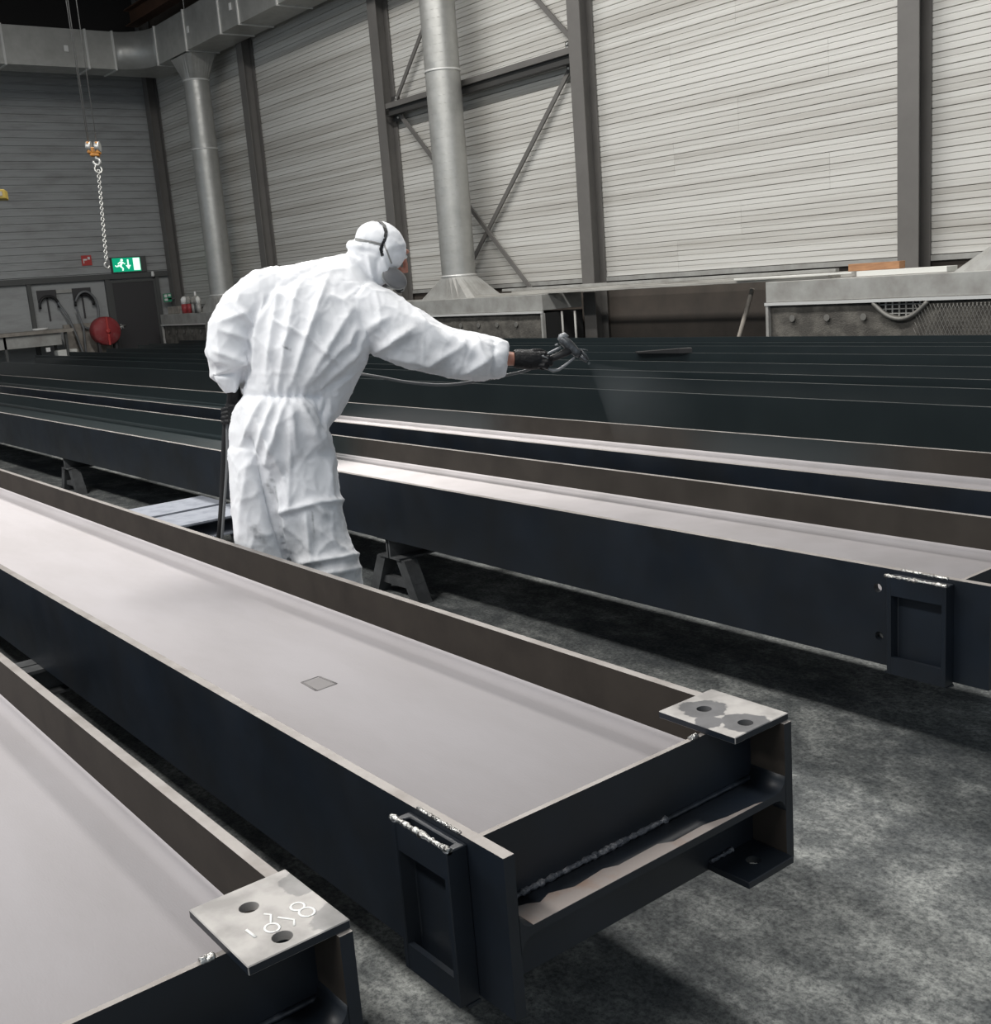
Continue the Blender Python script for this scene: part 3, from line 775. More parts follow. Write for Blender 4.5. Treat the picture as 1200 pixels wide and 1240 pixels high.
bpy.data.objects['rag_heap'].scale = (1, 1.6, 0.35)
b = bm_new(); box(b, -29.3, -28.95, 8.75, 9.25, 0.0, 0.62); tag(obj('storage_tub', b, M['white_strip'], loc=(-29.1, 9.0, 0), bevel=0.03), 'pale tub on the floor beside the workbench', 'tub')
b = bm_new(); box(b, EX + 0.03, EX + 0.13, 9.3, 10.5, 0.0, 1.22)
struct('trim_7', b, M['bench'], label='dusty panel on the lower end wall behind the red reel')

# cans on the corner extraction box
def can(x, y, h, r, m1, m2, label):
    t = thing('spray_can', label, 'can', (x, y, 1.285), 'cans on the corner extraction box')
    b = bm_new(); lathe(b, [(r, 0), (r, h * 0.55)], (x, y, 1.285), n=16); obj('body', b, m1, t)
    b = bm_new(); lathe(b, [(r, h * 0.55), (r, h * 0.85), (r * 0.6, h * 0.95), (r * 0.3, h)], (x, y, 1.285), n=16); obj('cap', b, m2, t)
can(-27.22, 11.50, 0.42, 0.085, M['red'], M['white'], 'biggest red can with white top on the corner extraction box')
can(-26.95, 11.50, 0.42, 0.06, M['red'], M['plank'], 'slim red can second from left on the corner box')
can(-26.66, 11.50, 0.40, 0.06, M['galv_dusty'], M['plank'], 'grey can left of the white stick on the corner box')
can(-26.41, 11.46, 0.42, 0.06, M['frame_grey'], M['plank'], 'dark can right of the white stick on the corner box')
can(-26.27, 11.455, 0.40, 0.06, M['galv_dusty'], M['white_strip'], 'grey can nearest the corner duct')
b = bm_new(); tube(b, [(-26.54, 11.50, 1.286), (-26.50, 11.50, 1.80)], 0.025, n=8); tag(obj('white_stick', b, M['white'], loc=(-26.5, 11.5, 1.285)), 'white stick standing among the cans', 'stick')
b = bm_new(); box(b, -28.6, -27.9, 11.6, 12.0, 1.286, 1.47); tag(obj('crate', b, M['bench'], loc=(-28.2, 11.8, 1.286), bevel=0.01), 'brown crate at the left end of the corner extraction box', 'crate')
b = bm_new(); box(b, -27.55, -27.3, 11.5, 11.7, 1.286, 1.37); tag(obj('small_carton', b, M['plank'], loc=(-27.4, 11.6, 1.286), bevel=0.005), 'small grey carton left of the cans', 'carton')
b = bm_new(); box(b, -25.85, -25.45, 11.375, 11.395, 0.45, 1.03); tag(obj('notice_board', b, M['plank'], loc=(-25.6, 11.385, 0.45)), 'pale panel hung on the corner extraction box beside the worker\'s elbow', 'panel')

# ---------------------------------------------------------------- crane hook and chain
DH = 14.0
hp = at(113.5, 181, DH)
t = thing('crane_hook', 'orange crane hook block hanging on wire ropes, upper left', 'crane hook', (hp.x, hp.y, hp.z - 0.1))
def hk(dx, dy): return at(113.5 + dx, 181 + dy, DH)
ru, du, fu = RIGHT * (DH / F_PX), -UP * (DH / F_PX), FWD * (DH / F_PX)
def slab(b, x0, x1, y0, y1, d0, d1):
    P = [hp + ru * x + Vector((0, 0, -1)) * (y * DH / F_PX) + fu * d for d in (d0, d1) for x, y in ((x0, y0), (x1, y0), (x1, y1), (x0, y1))]
    V = [b.verts.new(p) for p in P]
    for q in ((0, 1, 2, 3), (7, 6, 5, 4), (0, 4, 5, 1), (1, 5, 6, 2), (2, 6, 7, 3), (3, 7, 4, 0)): b.faces.new([V[i] for i in q])
for x0 in (-7.5, 3.0):
    b = bm_new(); slab(b, x0, x0 + 4.5, -8, 5, -3.5, 3.5); obj('cheek_plate', b, M['orange'], t, bevel=0.006)
    b = bm_new(); c = hp + ru * (x0 + 2.2) - Vector((0, 0, 1)) * (-3 * DH / F_PX)
    lathe(b, [(0.055, -0.03), (0.065, -0.025), (0.05, 0), (0.065, 0.025), (0.055, 0.03)], (0, 0, 0), n=20, axis='X')
    bmesh.ops.transform(b, matrix=Matrix.Translation(c) @ Matrix.Rotation(YAW, 4, 'Z'), verts=b.verts[:]); obj('sheave', b, M['chrome'], t)
b = bm_new(); slab(b, -3, 3, -2, 4, -2.5, 2.5); slab(b, -5, 6, 4, 8, -2.5, 2.5); obj('swivel_block', b, M['orange'], t, bevel=0.006)
b = bm_new(); zpx = DH / F_PX
def hpt(x, y, d=0): return hp + ru * x + Vector((0, 0, -y * zpx)) + fu * d
tube(b, [hpt(1.5, 8), hpt(1.5, 11)] + [hpt(1.5 + 4 * math.sin(math.radians(a)), 14.5 - 4 * math.cos(math.radians(a))) for a in range(20, 300, 25)], [0.02] * 2 + [0.018] * 11 + [0.010], n=8)
obj('hook', b, M['chrome'], t)
for (xa, xb) in ((-6.0, -13.5), (-4.5, -6.5), (4.5, 3.0)):
    b = bm_new(); p0 = hpt(xa, -4); p1 = p0 + Vector((0, 0, 10.1 - p0.z)) + ru * (xb * 0.35)
    tube(b, [p0, p1], 0.006, n=6); obj('wire_rope', b, M['rope'], t)
# chain
c0, c1 = hpt(2.0, 21.5), at(128.5, 314, DH * 0.985)
t = thing('lifting_chain', 'slack steel chain hanging from the orange crane hook', 'chain', tuple(c1))
nl = 34
dirv = (c1 - c0); step = dirv / nl; dl = step.length
uu, vv = frame(dirv)
b = bm_new(); tube(b, [c0 + uu * 0.045 * math.cos(a) + dirv.normalized() * (0.055 * math.sin(a) + 0.02) for a in [2 * math.pi * k / 14 for k in range(14)]], 0.011, n=6, closed=True); obj('master_ring', b, M['chrome'], t)
linkme = None
for k in range(1, nl + 1):
    s = uu if k % 2 else vv
    cc = c0 + step * (k + 0.3)
    b = bm_new()
    tube(b, [cc + s * 0.019 * math.cos(a) + step.normalized() * (dl * 0.62 * math.sin(a)) for a in [2 * math.pi * q / 10 for q in range(10)]], 0.0075, n=5, closed=True)
    obj('chain_link', b, M['chrome'], t)
b = bm_new(); e = c0 + step * (nl + 1.2); tube(b, [e + uu * 0.03 * math.sin(a) - Vector((0, 0, 1)) * (0.035 - 0.035 * math.cos(a)) for a in [math.radians(30 * q) for q in range(10)]], 0.012, n=6); obj('end_hook', b, M['chrome'], t)

# second hoist block at the left edge
hp = at(-3, 236, 15.0); DH = 15.0; ru, fu, zpx = RIGHT * (DH / F_PX), FWD * (DH / F_PX), DH / F_PX
t = thing('hoist_block', 'small yellow hoist block at the left edge of the picture', 'hoist', tuple(hp))
b = bm_new(); slab(b, -14, 11, -5.5, 5.5, -5, 5); obj('body', b, M['yellow'], t, bevel=0.01)
b = bm_new(); slab(b, 3, 8, -2.5, 2.5, -6, -5); obj('label_plate', b, M['bench'], t)
b = bm_new(); tube(b, [hpt(-6, -5), hpt(-6, -5) + Vector((0, 0, 10.1 - hpt(-6, -5).z))], 0.008, n=6); obj('wire_rope', b, M['rope'], t)

# ================================================================== STEEL BEAMS
ZT, ZB_, TF, TW, RF, BW = 0.645, 0.327, 0.024, 0.016, 0.032, 0.79
ZM = (ZT + ZB_) / 2
def web_profile(y0, y1):
    a, c = y0 + TF, y1 - TF
    pts = []
    def q(cx, cz, s, t, order):
        r = [(cx + s * RF * math.cos(math.radians(an)), cz + t * RF * math.sin(math.radians(an))) for an in (0, 22.5, 45, 67.5, 90)]
        return r if order else r[::-1]
    up, lo = ZM + TW / 2, ZM - TW / 2
    # clockwise from the top left fillet
    pts += [(a - 0.001, up + RF)] + [(a + RF - RF * math.cos(math.radians(an)), up + RF - RF * math.sin(math.radians(an))) for an in (0, 22.5, 45, 67.5, 90)]
    pts += [(c - RF + RF * math.sin(math.radians(an)), up + RF - RF * math.cos(math.radians(an))) for an in (0, 22.5, 45, 67.5, 90)] + [(c + 0.001, up + RF)]
    pts += [(c + 0.001, lo - RF)] + [(c - RF + RF * math.cos(math.radians(an)), lo - RF + RF * math.sin(math.radians(an))) for an in (0, 22.5, 45, 67.5, 90)]
    pts += [(a + RF - RF * math.sin(math.radians(an)), lo - RF + RF * math.cos(math.radians(an))) for an in (0, 22.5, 45, 67.5, 90)] + [(a - 0.001, lo - RF)]
    return pts

def lumpy(bm, p, q, r, n=None, jit=0.35, seed=0):
    p, q = Vector(p), Vector(q); L_ = (q - p).length
    n = n or max(6, int(L_ / 0.006))
    rnd = random.Random(seed)
    tube(bm, [p + (q - p) * k / n for k in range(n + 1)], [r * (1 - jit + 2 * jit * rnd.random()) for k in range(n + 1)], n=7)

def beam(y0, x_end, x_far, label, mats, end=False, holes=()):
    """mats: web top, flange inside, flange outside, flange edge, end"""
    y1 = y0 + BW
    t = thing('steel_beam', label, 'steel beam', ((x_end + x_far) / 2, (y0 + y1) / 2, ZB_), 'steel H-beams lying in parallel on trestles')
    mw_, mi_, mo_, me_, mn_ = mats
    for k, (a, c) in enumerate(((y0, y0 + TF), (y1 - TF, y1))):
        b = bm_new(); fs = box(b, x_far, x_end, a, c, ZB_, ZT)
        inn, out = (4, 2) if k == 0 else (2, 4)
        fs[inn].material_index = 1; fs[1].material_index = 2; fs[3].material_index = 3; fs[5].material_index = 3
        fl = obj('flange', b, [mo_, mi_, me_, mn_], t)
        if k == 0 and holes:
            cut(fl, [((hx, y0 + TF / 2, hz), (0, 1, 0), 0.0145, 0.1) for hx, hz in holes])
    b = bm_new(); prism(b, web_profile(y0, y1), x_far, x_end - (0.098 if end else 0), 'YZ')
    b.faces.ensure_lookup_table()
    b.normal_update()
    for f in b.faces: f.smooth = abs(f.normal.x) < 0.9
    for f in b.faces:
        if abs(f.normal.x) > 0.9: f.material_index = 1
    web = obj('web', b, [mw_, mn_], t)
    if end:
        b = bm_new(); prism(b, web_profile(y0, y1), x_end - 0.098, x_end, 'YZ'); b.normal_update()
        for f in b.faces: f.smooth = abs(f.normal.x) < 0.9
        obj('web_end', b, M['paint'], t)
    if not end: return t
    xs_ = x_end - 0.092
    # stiffeners above and below the web
    for z0, z1 in ((ZM + TW / 2, ZT - 0.002), (ZB_ + 0.004, ZM - TW / 2)):
        b = bm_new(); fs = box(b, xs_ - 0.012, xs_, y0 + TF, y1 - TF, z0, z1); fs[1].material_index = 1
        st = obj('stiffener_plate', b, [M['paint'], M['edge']], t)
        if z1 > ZM + 0.1:
            b = bm_new(); lumpy(b, (xs_ + 0.003, y0 + TF + RF * 0.6, z0 + 0.005), (xs_ + 0.003, y0 + 0.62 * BW, z0 + 0.005), 0.0065, seed=1); obj('weld_bead', b, M['weld_painted'], st)
            b = bm_new(); lumpy(b, (xs_ + 0.003, y0 + 0.62 * BW, z0 + 0.004), (xs_ + 0.003, y1 - TF, z0 + 0.004), 0.006, jit=0.15, seed=2); obj('weld_bead', b, M['paint'], st)
            b = bm_new(); lumpy(b, (xs_ - 0.006, y1 - 0.21, z1 + 0.001), (xs_ - 0.006, y1 - 0.185, z1 + 0.001), 0.006, seed=5); obj('weld_bead', b, M['weld'], st)
    return t

BARE = (M['bare'], M['scale'], M['paint'], M['edge'], M['paint'])
def lugs(t, y0, x_end, mtop, mark=None):
    y1 = y0 + BW
    b = bm_new(); fs = box(b, x_end - 0.222, x_end - 0.008, y1 - 0.172, y1 + 0.002, ZT + 0.0005, ZT + 0.016, mi=1); fs[1].material_index = 0
    lp = obj('lug_plate', b, [mtop, M['paint']], t, bevel=0.0015, label='pale steel lug plate with two bolt holes')
    cut(lp, [((x_end - 0.156, y1 - 0.098, ZT), (0, 0, 1), 0.0165, 0.1), ((x_end - 0.042, y1 - 0.098, ZT), (0, 0, 1), 0.0165, 0.1)])
    b = bm_new(); box(b, x_end - 0.222, x_end + 0.020, y1 - 0.176, y1 - TF - 0.002, ZB_ + 0.004, ZB_ + 0.020)
    lo = obj('lug_plate', b, M['paint'], t, bevel=0.0015, label='dark painted lower lug plate with bolt hole')
    cut(lo, [((x_end - 0.032, y1 - 0.098, ZB_), (0, 0, 1), 0.0165, 0.1)])
    b = bm_new(); lumpy(b, (x_end - 0.088, y1 - 0.172, ZB_ + 0.024), (x_end - 0.088, y1 - 0.10, ZB_ + 0.024), 0.005, seed=3); obj('weld_bead', b, M['weld_painted'], lo)
    return lp

def channel(t, y0, x0, x1):
    """channel cut-off welded upright on the outside of the near flange, legs outwards"""
    d = 0.046
    b = bm_new()
    prism(b, [(x0, y0), (x0, y0 - d), (x0 + 0.014, y0 - d), (x0 + 0.020, y0 - 0.014), (x1 - 0.020, y0 - 0.014), (x1 - 0.014, y0 - d), (x1, y0 - d), (x1, y0)], ZB_ - 0.006, ZT - 0.012, 'XY')
    ch = obj('channel_bracket', b, M['paint'], t, bevel=0.002)
    b = bm_new(); box(b, x0 + 0.012, x1 - 0.012, y0 - d + 0.002, y0 - d + 0.014, ZT - 0.07, ZT - 0.012); box(b, x0 + 0.012, x1 - 0.012, y0 - d + 0.002, y0 - d + 0.014, ZB_ - 0.006, ZB_ + 0.05); obj('cover_strip', b, M['paint'], ch)
    b = bm_new(); lumpy(b, (x0 - 0.01, y0 - d + 0.008, ZT - 0.012), (x1, y0 - d + 0.008, ZT - 0.012), 0.0065, seed=11); obj('weld_bead', b, M['weld'], ch)
    b = bm_new(); lumpy(b, (x0 + 0.02, y0 + 0.004, ZT), (x1 - 0.02, y0 + 0.002, ZT), 0.004, seed=12); obj('weld_bead', b, M['weld'], ch)
    b = bm_new(); box(b, x0 - 0.016, x1 + 0.002, y0 - 0.030, y0, ZB_ - 0.012, ZB_ - 0.006); obj('foot_strip', b, M['paint'], ch)

XE = -1.40
t0 = beam(-0.06, XE, -15.0, 'bare-topped steel beam cropped at the bottom left corner, nearest the camera', BARE, end=True)
tA = beam(1.03, XE, -16.0, 'bare-topped steel beam across the foreground, its whole end face in view', BARE, end=True, holes=((-1.705, 0.60), (-1.72, 0.43)))
tB = beam(2.96, XE - 0.17, -17.0, 'steel beam directly behind the worker, web bare at right and painted at left', (M['bare_B'], M['scale_B'], M['paint'], M['edge'], M['paint']), end=True, holes=((-1.935, 0.576), (-1.93, 0.419)))
tC = beam(4.13, XE - 0.2, -23.0, 'second steel beam behind the worker, with a bright thin strip of web', (M['bare_C_web'], M['bare_C_flange'], M['paint'], M['edge'], M['paint']))
PT = (M['paint_green'], M['paint_green'], M['paint_green'], M['paint_green'], M['paint'])
tD = beam(6.28, -1.6, -25.0, 'fully painted dark beam, first beyond the wide gap', PT)
tE = beam(7.52, -1.6, -26.6, 'fully painted dark beam, second beyond the wide gap', PT)
tF_ = beam(9.12, -1.6, -26.5, 'fully painted dark beam, third beyond the wide gap', PT)
tG = beam(10.28, -1.6, -26.8, 'fully painted dark beam, farthest of all, in front of the extraction boxes', PT)

lugA = lugs(tA, 1.03, XE, lug_material('lug_plate_grey_rings', [((-1.556, 1.722, 0.661), 0.052), ((-1.442, 1.722, 0.661), 0.055), ((-1.50, 1.672, 0.661), 0.035)], (0.13, 0.13, 0.135)))
lug0 = lugs(t0, -0.06, XE, lug_material('lug_plate_chalked', [((-1.42, 0.73, 0.661), 0.055), ((-1.56, 0.735, 0.661), 0.04)], (0.26, 0.255, 0.25)))
channel(tA, 1.03, -1.685, -1.505)
channel(tB, 2.96, -1.875, -1.68)
# chalk figures on the near lug plate
b = bm_new(); zc = ZT + 0.0165
def glyph(pts, w=0.0024):
    tube(b, [Vector((x, y, zc)) for x, y in pts], w, n=5)
def ring_pts(cx, cy, rx, ry, a0=0, a1=360, n=14):
    return [(cx + rx * math.cos(math.radians(a0 + (a1 - a0) * k / n)), cy + ry * math.sin(math.radians(a0 + (a1 - a0) * k / n))) for k in range(n + 1)]
glyph(ring_pts(-1.475, 0.693, 0.014, 0.012)); glyph(ring_pts(-1.500, 0.690, 0.012, 0.011))
glyph(ring_pts(-1.475, 0.632, 0.013, 0.011)); glyph([(-1.487, 0.636), (-1.51, 0.648), (-1.52, 0.64)])
glyph([(-1.495, 0.652), (-1.470, 0.668), (-1.455, 0.66)]); glyph([(-1.50, 0.60), (-1.47, 0.602)], 0.003)
for v in b.verts: v.co.z = zc + (v.co.z - zc) * 0.12
obj('chalk_mark', b, M['white'], lug0)
# scuffed square on the foreground web, drips of bare steel on the beam end
b = bm_new(); cx, cy = -2.79, 1.436
for p, q in (((-0.045, -0.03), (0.045, -0.035)), ((0.045, -0.035), (0.04, 0.035)), ((0.04, 0.035), (-0.048, 0.03)), ((-0.048, 0.03), (-0.045, -0.03))):
    tube(b, [(cx + p[0] * 1.1, cy + p[1], ZM + TW / 2 + 0.0004), (cx + q[0] * 1.1, cy + q[1], ZM + TW / 2 + 0.0004)], 0.0035, n=4)
for v in b.verts: v.co.z = ZM + TW / 2 + 0.0005 + (v.co.z - ZM - TW / 2 - 0.0004) * 0.1
box(b, cx - 0.045, cx + 0.045, cy - 0.03, cy + 0.03, ZM + TW / 2, ZM + TW / 2 + 0.0003)
wa = [c for c in tA.children if c.name.startswith('web')][0]
obj('scuff_mark', b, mat('scuffed_steel', (0.20, 0.19, 0.19), 0.7), wa)
# bare strip left on the web outside the stiffener
b = bm_new()
pl = [(XE - 0.0005, 1.085), (XE - 0.070, 1.085), (XE - 0.060, 1.12), (XE - 0.046, 1.14), (XE - 0.058, 1.17), (XE - 0.040, 1.22), (XE - 0.048, 1.30), (XE - 0.036, 1.33), (XE - 0.038, 1.44), (XE - 0.022, 1.47), (XE - 0.024, 1.56), (XE - 0.012, 1.62), (XE - 0.006, 1.70), (XE - 0.0005, 1.72)]
prism(b, pl, ZM + TW / 2 + 0.0002, ZM + TW / 2 + 0.0010, 'XY')
we = [c for c in tA.children if c.name.startswith('web_end')][0]
obj('bare_patch', b, mat('brownish_bare_steel', (0.25, 0.22, 0.205), 0.6, var=((0.22, 0.13, 0.085), 7, 0.5, 0.72)), we)

# ---------------------------------------------------------------- trestles
def trestle(x, y0, y1, label, m, w=0.16, top=None):
    ztop = (ZB_ - 0.002) if top is None else top
    t = thing('trestle', label, 'trestle', (x, (y0 + y1) / 2, 0), 'low steel trestles under the beams')
    for s in (-1, 1):
        b = bm_new(); xa = x + s * w / 2
        xi = xa - s * (w / 2 - 0.03) if w > 0.3 else xa - s * (w / 2 - 0.006)
        a, c = min(xa, xi), max(xa, xi)
        box(b, a, c, y0, y1, ztop - 0.012, ztop); box(b, min(xi, xi + s * 0.012), max(xi, xi + s * 0.012), y0, y1, ztop - 0.10, ztop - 0.012); box(b, a, c, y0, y1, ztop - 0.11, ztop - 0.10)
        obj('channel_rail', b, m, t)
    for yy in (y0 + 0.05, y1 - 0.14):
        for s in (-1, 1):
            b = bm_new(); p = Vector((x + s * (w / 2 - 0.01), yy, ztop - 0.11)); q = Vector((x + s * (w / 2 + 0.10), yy, 0.0))
            tw = 0.04
            A = [b.verts.new(p + Vector((dx, dy, 0))) for dx, dy in ((-tw, -tw), (tw, -tw), (tw, tw), (-tw, tw))]
            B = [b.verts.new(q + Vector((dx, dy, 0))) for dx, dy in ((-tw, -tw), (tw, -tw), (tw, tw), (-tw, tw))]
            for k in range(4): b.faces.new((A[k], A[(k + 1) % 4], B[(k + 1) % 4], B[k]))
            b.faces.new(A); b.faces.new(B[::-1]); obj('leg', b, M['trestle'], t)
        b = bm_new(); box(b, x - w / 2 - 0.09, x + w / 2 + 0.09, yy - 0.02, yy + 0.02, 0.06, 0.10); obj('cross_tie', b, M['trestle'], t)
    return t
trestle(-4.25, -0.15, 1.70, 'dark trestle under the two nearest beams', M['trestle'])
trestle(-4.85, 2.985, 5.05, 'dark trestle with splayed legs right of the worker\'s feet', M['trestle'], w=0.2)
b_tr = trestle(-6.63, 0.95, 2.92, 'pale dusty double trestle left of the worker\'s legs', M['trestle_pale'], w=0.84)
trestle(-10.2, 2.985, 5.05, 'dark trestle under the second beam at far left', M['trestle'], w=0.2)
trestle(-13.5, 0.95, 1.90, 'dark trestle under the far part of the foreground beam', M['trestle'])
trestle(-13.0, -0.15, 0.80, 'dark trestle under the far part of the cropped beam', M['trestle'])
for x, lb in ((-5.5, 'right'), (-22.0, 'left')):
    trestle(x, 6.2, 11.15, 'long dark trestle under the four painted beams, %s end' % lb, M['trestle'])
trestle(-16.0, 2.9, 5.05, 'dark trestle under the far ends of the two beams behind the worker', M['trestle'])
trestle(-2.6, 6.2, 11.15, 'long dark trestle under the near ends of the four painted beams', M['trestle'])

# steel offcut lying on a painted beam, right of the gun
b = bm_new()
prism(b, [(-9.05, 9.10), (-8.95, 9.02), (-8.35, 9.06), (-8.22, 9.13), (-8.35, 9.25), (-8.95, 9.22)], ZT + 0.001, ZT + 0.05, 'XY')
for v in b.verts:
    if v.co.z > ZT + 0.02 and v.co.x < -8.6: v.co.z -= 0.035
tag(obj('steel_offcut', b, M['black'], loc=(-8.6, 9.13, ZT + 0.001)), 'small black wedge lying on a painted beam right of the spray gun', 'offcut')

# ================================================================== THE WORKER
PX = 1 / F_PX
def sec(px, py, d, ang, w, t, td=0.0):
    """ring in the worker's silhouette plane: width w px along the picture angle, thickness t px in depth"""
    c = at(px, py, d); a = math.radians(ang)
    u = (RIGHT * math.cos(a) - UP * math.sin(a)) * (w * PX * d)
    v = (FWD * math.cos(td) + UP * math.sin(td)) * (t * PX * d)
    return (c, u, v)
def chain_loft(bm, pts, n=20, flat=1.0):
    """limb through (px, py, depth, radius px): rings square to the limb"""
    P = [at(p[0], p[1], p[2]) for p in pts]; secs = []
    for i, p in enumerate(pts):
        d = (P[min(i + 1, len(P) - 1)] - P[max(i - 1, 0)]).normalized()
        v = (FWD - d * FWD.dot(d)).normalized(); u = d.cross(v)
        r = p[3] * PX * p[2]
        secs.append((P[i], u * r, v * r * flat))
    loft(bm, secs, n)

person_loc = Vector((-4.02, 2.22, 0.0))
person = thing('person', 'worker in white hooded coverall, seen from behind, right arm stretched out with spray gun', 'person', tuple(person_loc))

b = bm_new()
# trunk: hips, cinched waist, broad back leaning to the right, neck
loft(b, [sec(340, 592, 4.56, 0, 48, 36), sec(339, 560, 4.54, 0, 58, 46), sec(339, 525, 4.52, 0, 60.5, 50), sec(340, 500, 4.51, 3, 55, 47), sec(341, 484, 4.50, 6, 48, 42), sec(345, 473, 4.50, 10, 47, 40),
          sec(350, 458, 4.50, 16, 54, 43), sec(358, 438, 4.49, 21, 65, 47), sec(369, 412, 4.49, 23, 74, 50), sec(382, 385, 4.50, 24, 80, 50), sec(394, 362, 4.52, 22, 77, 46), sec(403, 344, 4.54, 18, 64, 38), sec(413, 329, 4.56, 12, 42, 30), sec(428, 318, 4.58, 15, 24, 22)], n=36)
# belly of the suit hanging forward
loft(b, [sec(418, 420, 4.54, 20, 24, 36), sec(408, 450, 4.54, 20, 26, 36), sec(396, 480, 4.54, 15, 24, 34), sec(389, 508, 4.54, 10, 15, 26), sec(388, 522, 4.54, 5, 7, 14)], n=20)
# right arm
chain_loft(b, [(432, 372, 4.52, 36), (462, 391, 4.52, 38), (492, 407, 4.52, 35), (528, 423, 4.54, 30), (560, 431, 4.56, 28), (585, 433, 4.57, 27.5), (602, 434, 4.58, 25), (613, 435, 4.58, 20)], n=24)
# left arm, elbow out, forearm forward
chain_loft(b, [(352, 350, 4.50, 27), (322, 357, 4.47, 32), (296, 376, 4.45, 30), (281, 402, 4.44, 28), (276, 428, 4.45, 26), (280, 446, 4.52, 23), (288, 458, 4.62, 18), (296, 464, 4.72, 14)], n=24)
chain_loft(b, [(276, 452, 4.46, 15), (279, 466, 4.48, 12), (281, 474, 4.49, 9)], n=16)
# legs
chain_loft(b, [(312, 545, 4.50, 34), (313, 590, 4.51, 34), (316, 640, 4.53, 31), (320, 690, 4.57, 29), (326, 745, 4.62, 27), (329, 790, 4.66, 25), (331, 812, 4.68, 24)], n=24)
chain_loft(b, [(356, 540, 4.55, 44), (364, 590, 4.57, 45), (373, 625, 4.58, 42), (384, 655, 4.59, 37), (398, 690, 4.61, 36), (410, 730, 4.64, 32), (416, 780, 4.68, 28), (418, 806, 4.70, 26)], n=24)
# hood
hc = at(460, 299, 4.58)
s = PX * 4.58
hr = lambda a: (RIGHT * math.cos(math.radians(a)) - UP * math.sin(math.radians(a)))
ellipsoid(b, hc, [hr(35) * 33 * s, hr(125) * 29.5 * s, FWD * 27 * s], n=24, m=14)
ellipsoid(b, at(441, 304, 4.57), [hr(20) * 22 * s, hr(110) * 17 * s, FWD * 20 * s], n=20, m=12)
ellipsoid(b, at(452, 322, 4.57), [hr(60) * 25 * s, hr(150) * 22 * s, FWD * 22 * s], n=20, m=12)
loft(b, [sec(428, 322, 4.57, 30, 24, 22), sec(440, 322, 4.57, 40, 22, 21), sec(452, 312, 4.57, 45, 18, 18)], n=20)
bmesh.ops.recalc_face_normals(b, faces=b.faces[:])
tmp_me = bpy.data.meshes.new('suit_raw'); b.to_mesh(tmp_me); b.free()
tmp = bpy.data.objects.new('suit_raw', tmp_me); COL.objects.link(tmp)
md = tmp.modifiers.new('r', 'REMESH'); md.mode = 'VOXEL'; md.voxel_size = 0.0075; md.use_smooth_shade = True
ms = tmp.modifiers.new('s', 'SMOOTH'); ms.factor = 0.5; ms.iterations = 5
dg = bpy.context.evaluated_depsgraph_get()
suit_me = bpy.data.meshes.new_from_object(tmp.evaluated_get(dg))
bpy.data.objects.remove(tmp, do_unlink=True)

# folds of the paper-like cloth
def to_px(p):
    q = p - EYE; d = q.dot(FWD)
    return 600 + q.dot(RIGHT) / d * F_PX, 620 - q.dot(UP) / d * F_PX
def seg_dist(x, y, a, c):
    ax, ay = a; cx_, cy_ = c; dx, dy = cx_ - ax, cy_ - ay
    t_ = max(0, min(1, ((x - ax) * dx + (y - ay) * dy) / (dx * dx + dy * dy)))
    return math.hypot(x - ax - t_ * dx, y - ay - t_ * dy), t_
# ridges of the folds on the side in view: (from, to, width px, height m)
FOLDS = [((352, 468), (395, 340), 5, .012), ((338, 466), (360, 345), 6, .011), ((322, 462), (338, 350), 5, .010), ((368, 466), (425, 375), 6, .012), ((305, 460), (320, 360), 5, .010),
         ((385, 470), (440, 418), 5, .010), ((395, 480), (448, 432), 5, .008), ((375, 462), (432, 400), 4, .008), ((330, 388), (372, 408), 2.5, .007), ((372, 408), (410, 440), 2.5, .007),
         ((455, 425), (500, 398), 6, .014), ((470, 430), (520, 440), 6, .010), ((505, 385), (540, 415), 5, .010), ((540, 405), (570, 428), 6, .012), ((560, 452), (600, 430), 5, .012), ((575, 410), (590, 440), 5, .012),
         ((520, 440), (560, 420), 5, .010), ((440, 400), (470, 385), 5, .008), ((430, 395), (418, 425), 3, .007), ((442, 402), (425, 435), 3, .008),
         ((270, 400), (300, 410), 4, .010), ((262, 425), (300, 440), 4, .012), ((258, 455), (298, 432), 4, .010), ((285, 370), (305, 395), 4, .010), ((268, 390), (300, 378), 4, .008),
         ((598, 418), (592, 452), 3, .006), ((345, 486), (322, 560), 5, .014), ((332, 486), (305, 560), 4, .010), ((352, 490), (358, 545), 6, .014), ((362, 488), (385, 540), 6, .016), ((318, 484), (292, 540), 4, .010), ((372, 488), (402, 560), 6, .012),
         ((312, 510), (345, 580), 4, .010), ((350, 500), (352, 610), 3, .006), ((345, 580), (352, 615), 4, .008), ((336, 620), (378, 610), 4, .012), ((376, 608), (414, 606), 4, .014), ((380, 612), (395, 625), 4, .010),
         ((370, 625), (378, 680), 4, .010), ((340, 600), (352, 665), 5, .010), ((385, 640), (420, 670), 4, .008), ((365, 680), (432, 672), 4, .014), ((380, 695), (434, 688), 5, .012), ((300, 560), (290, 650), 6, .008), ((395, 560), (402, 605), 4, .009)]
GROOVES = [((599, 414), (594, 456), 3.5, -.014), ((302, 530), (345, 672), 5, -.022), ((300, 400), (303, 455), 4, -.012), ((288, 478), (392, 480), 5, -.014), ((446, 425), (452, 440), 5, -.008), ((416, 505), (398, 522), 4, -.01), ((335, 352), (390, 318), 2.5, -.006), ((384, 520), (402, 470), 4, -.010)]
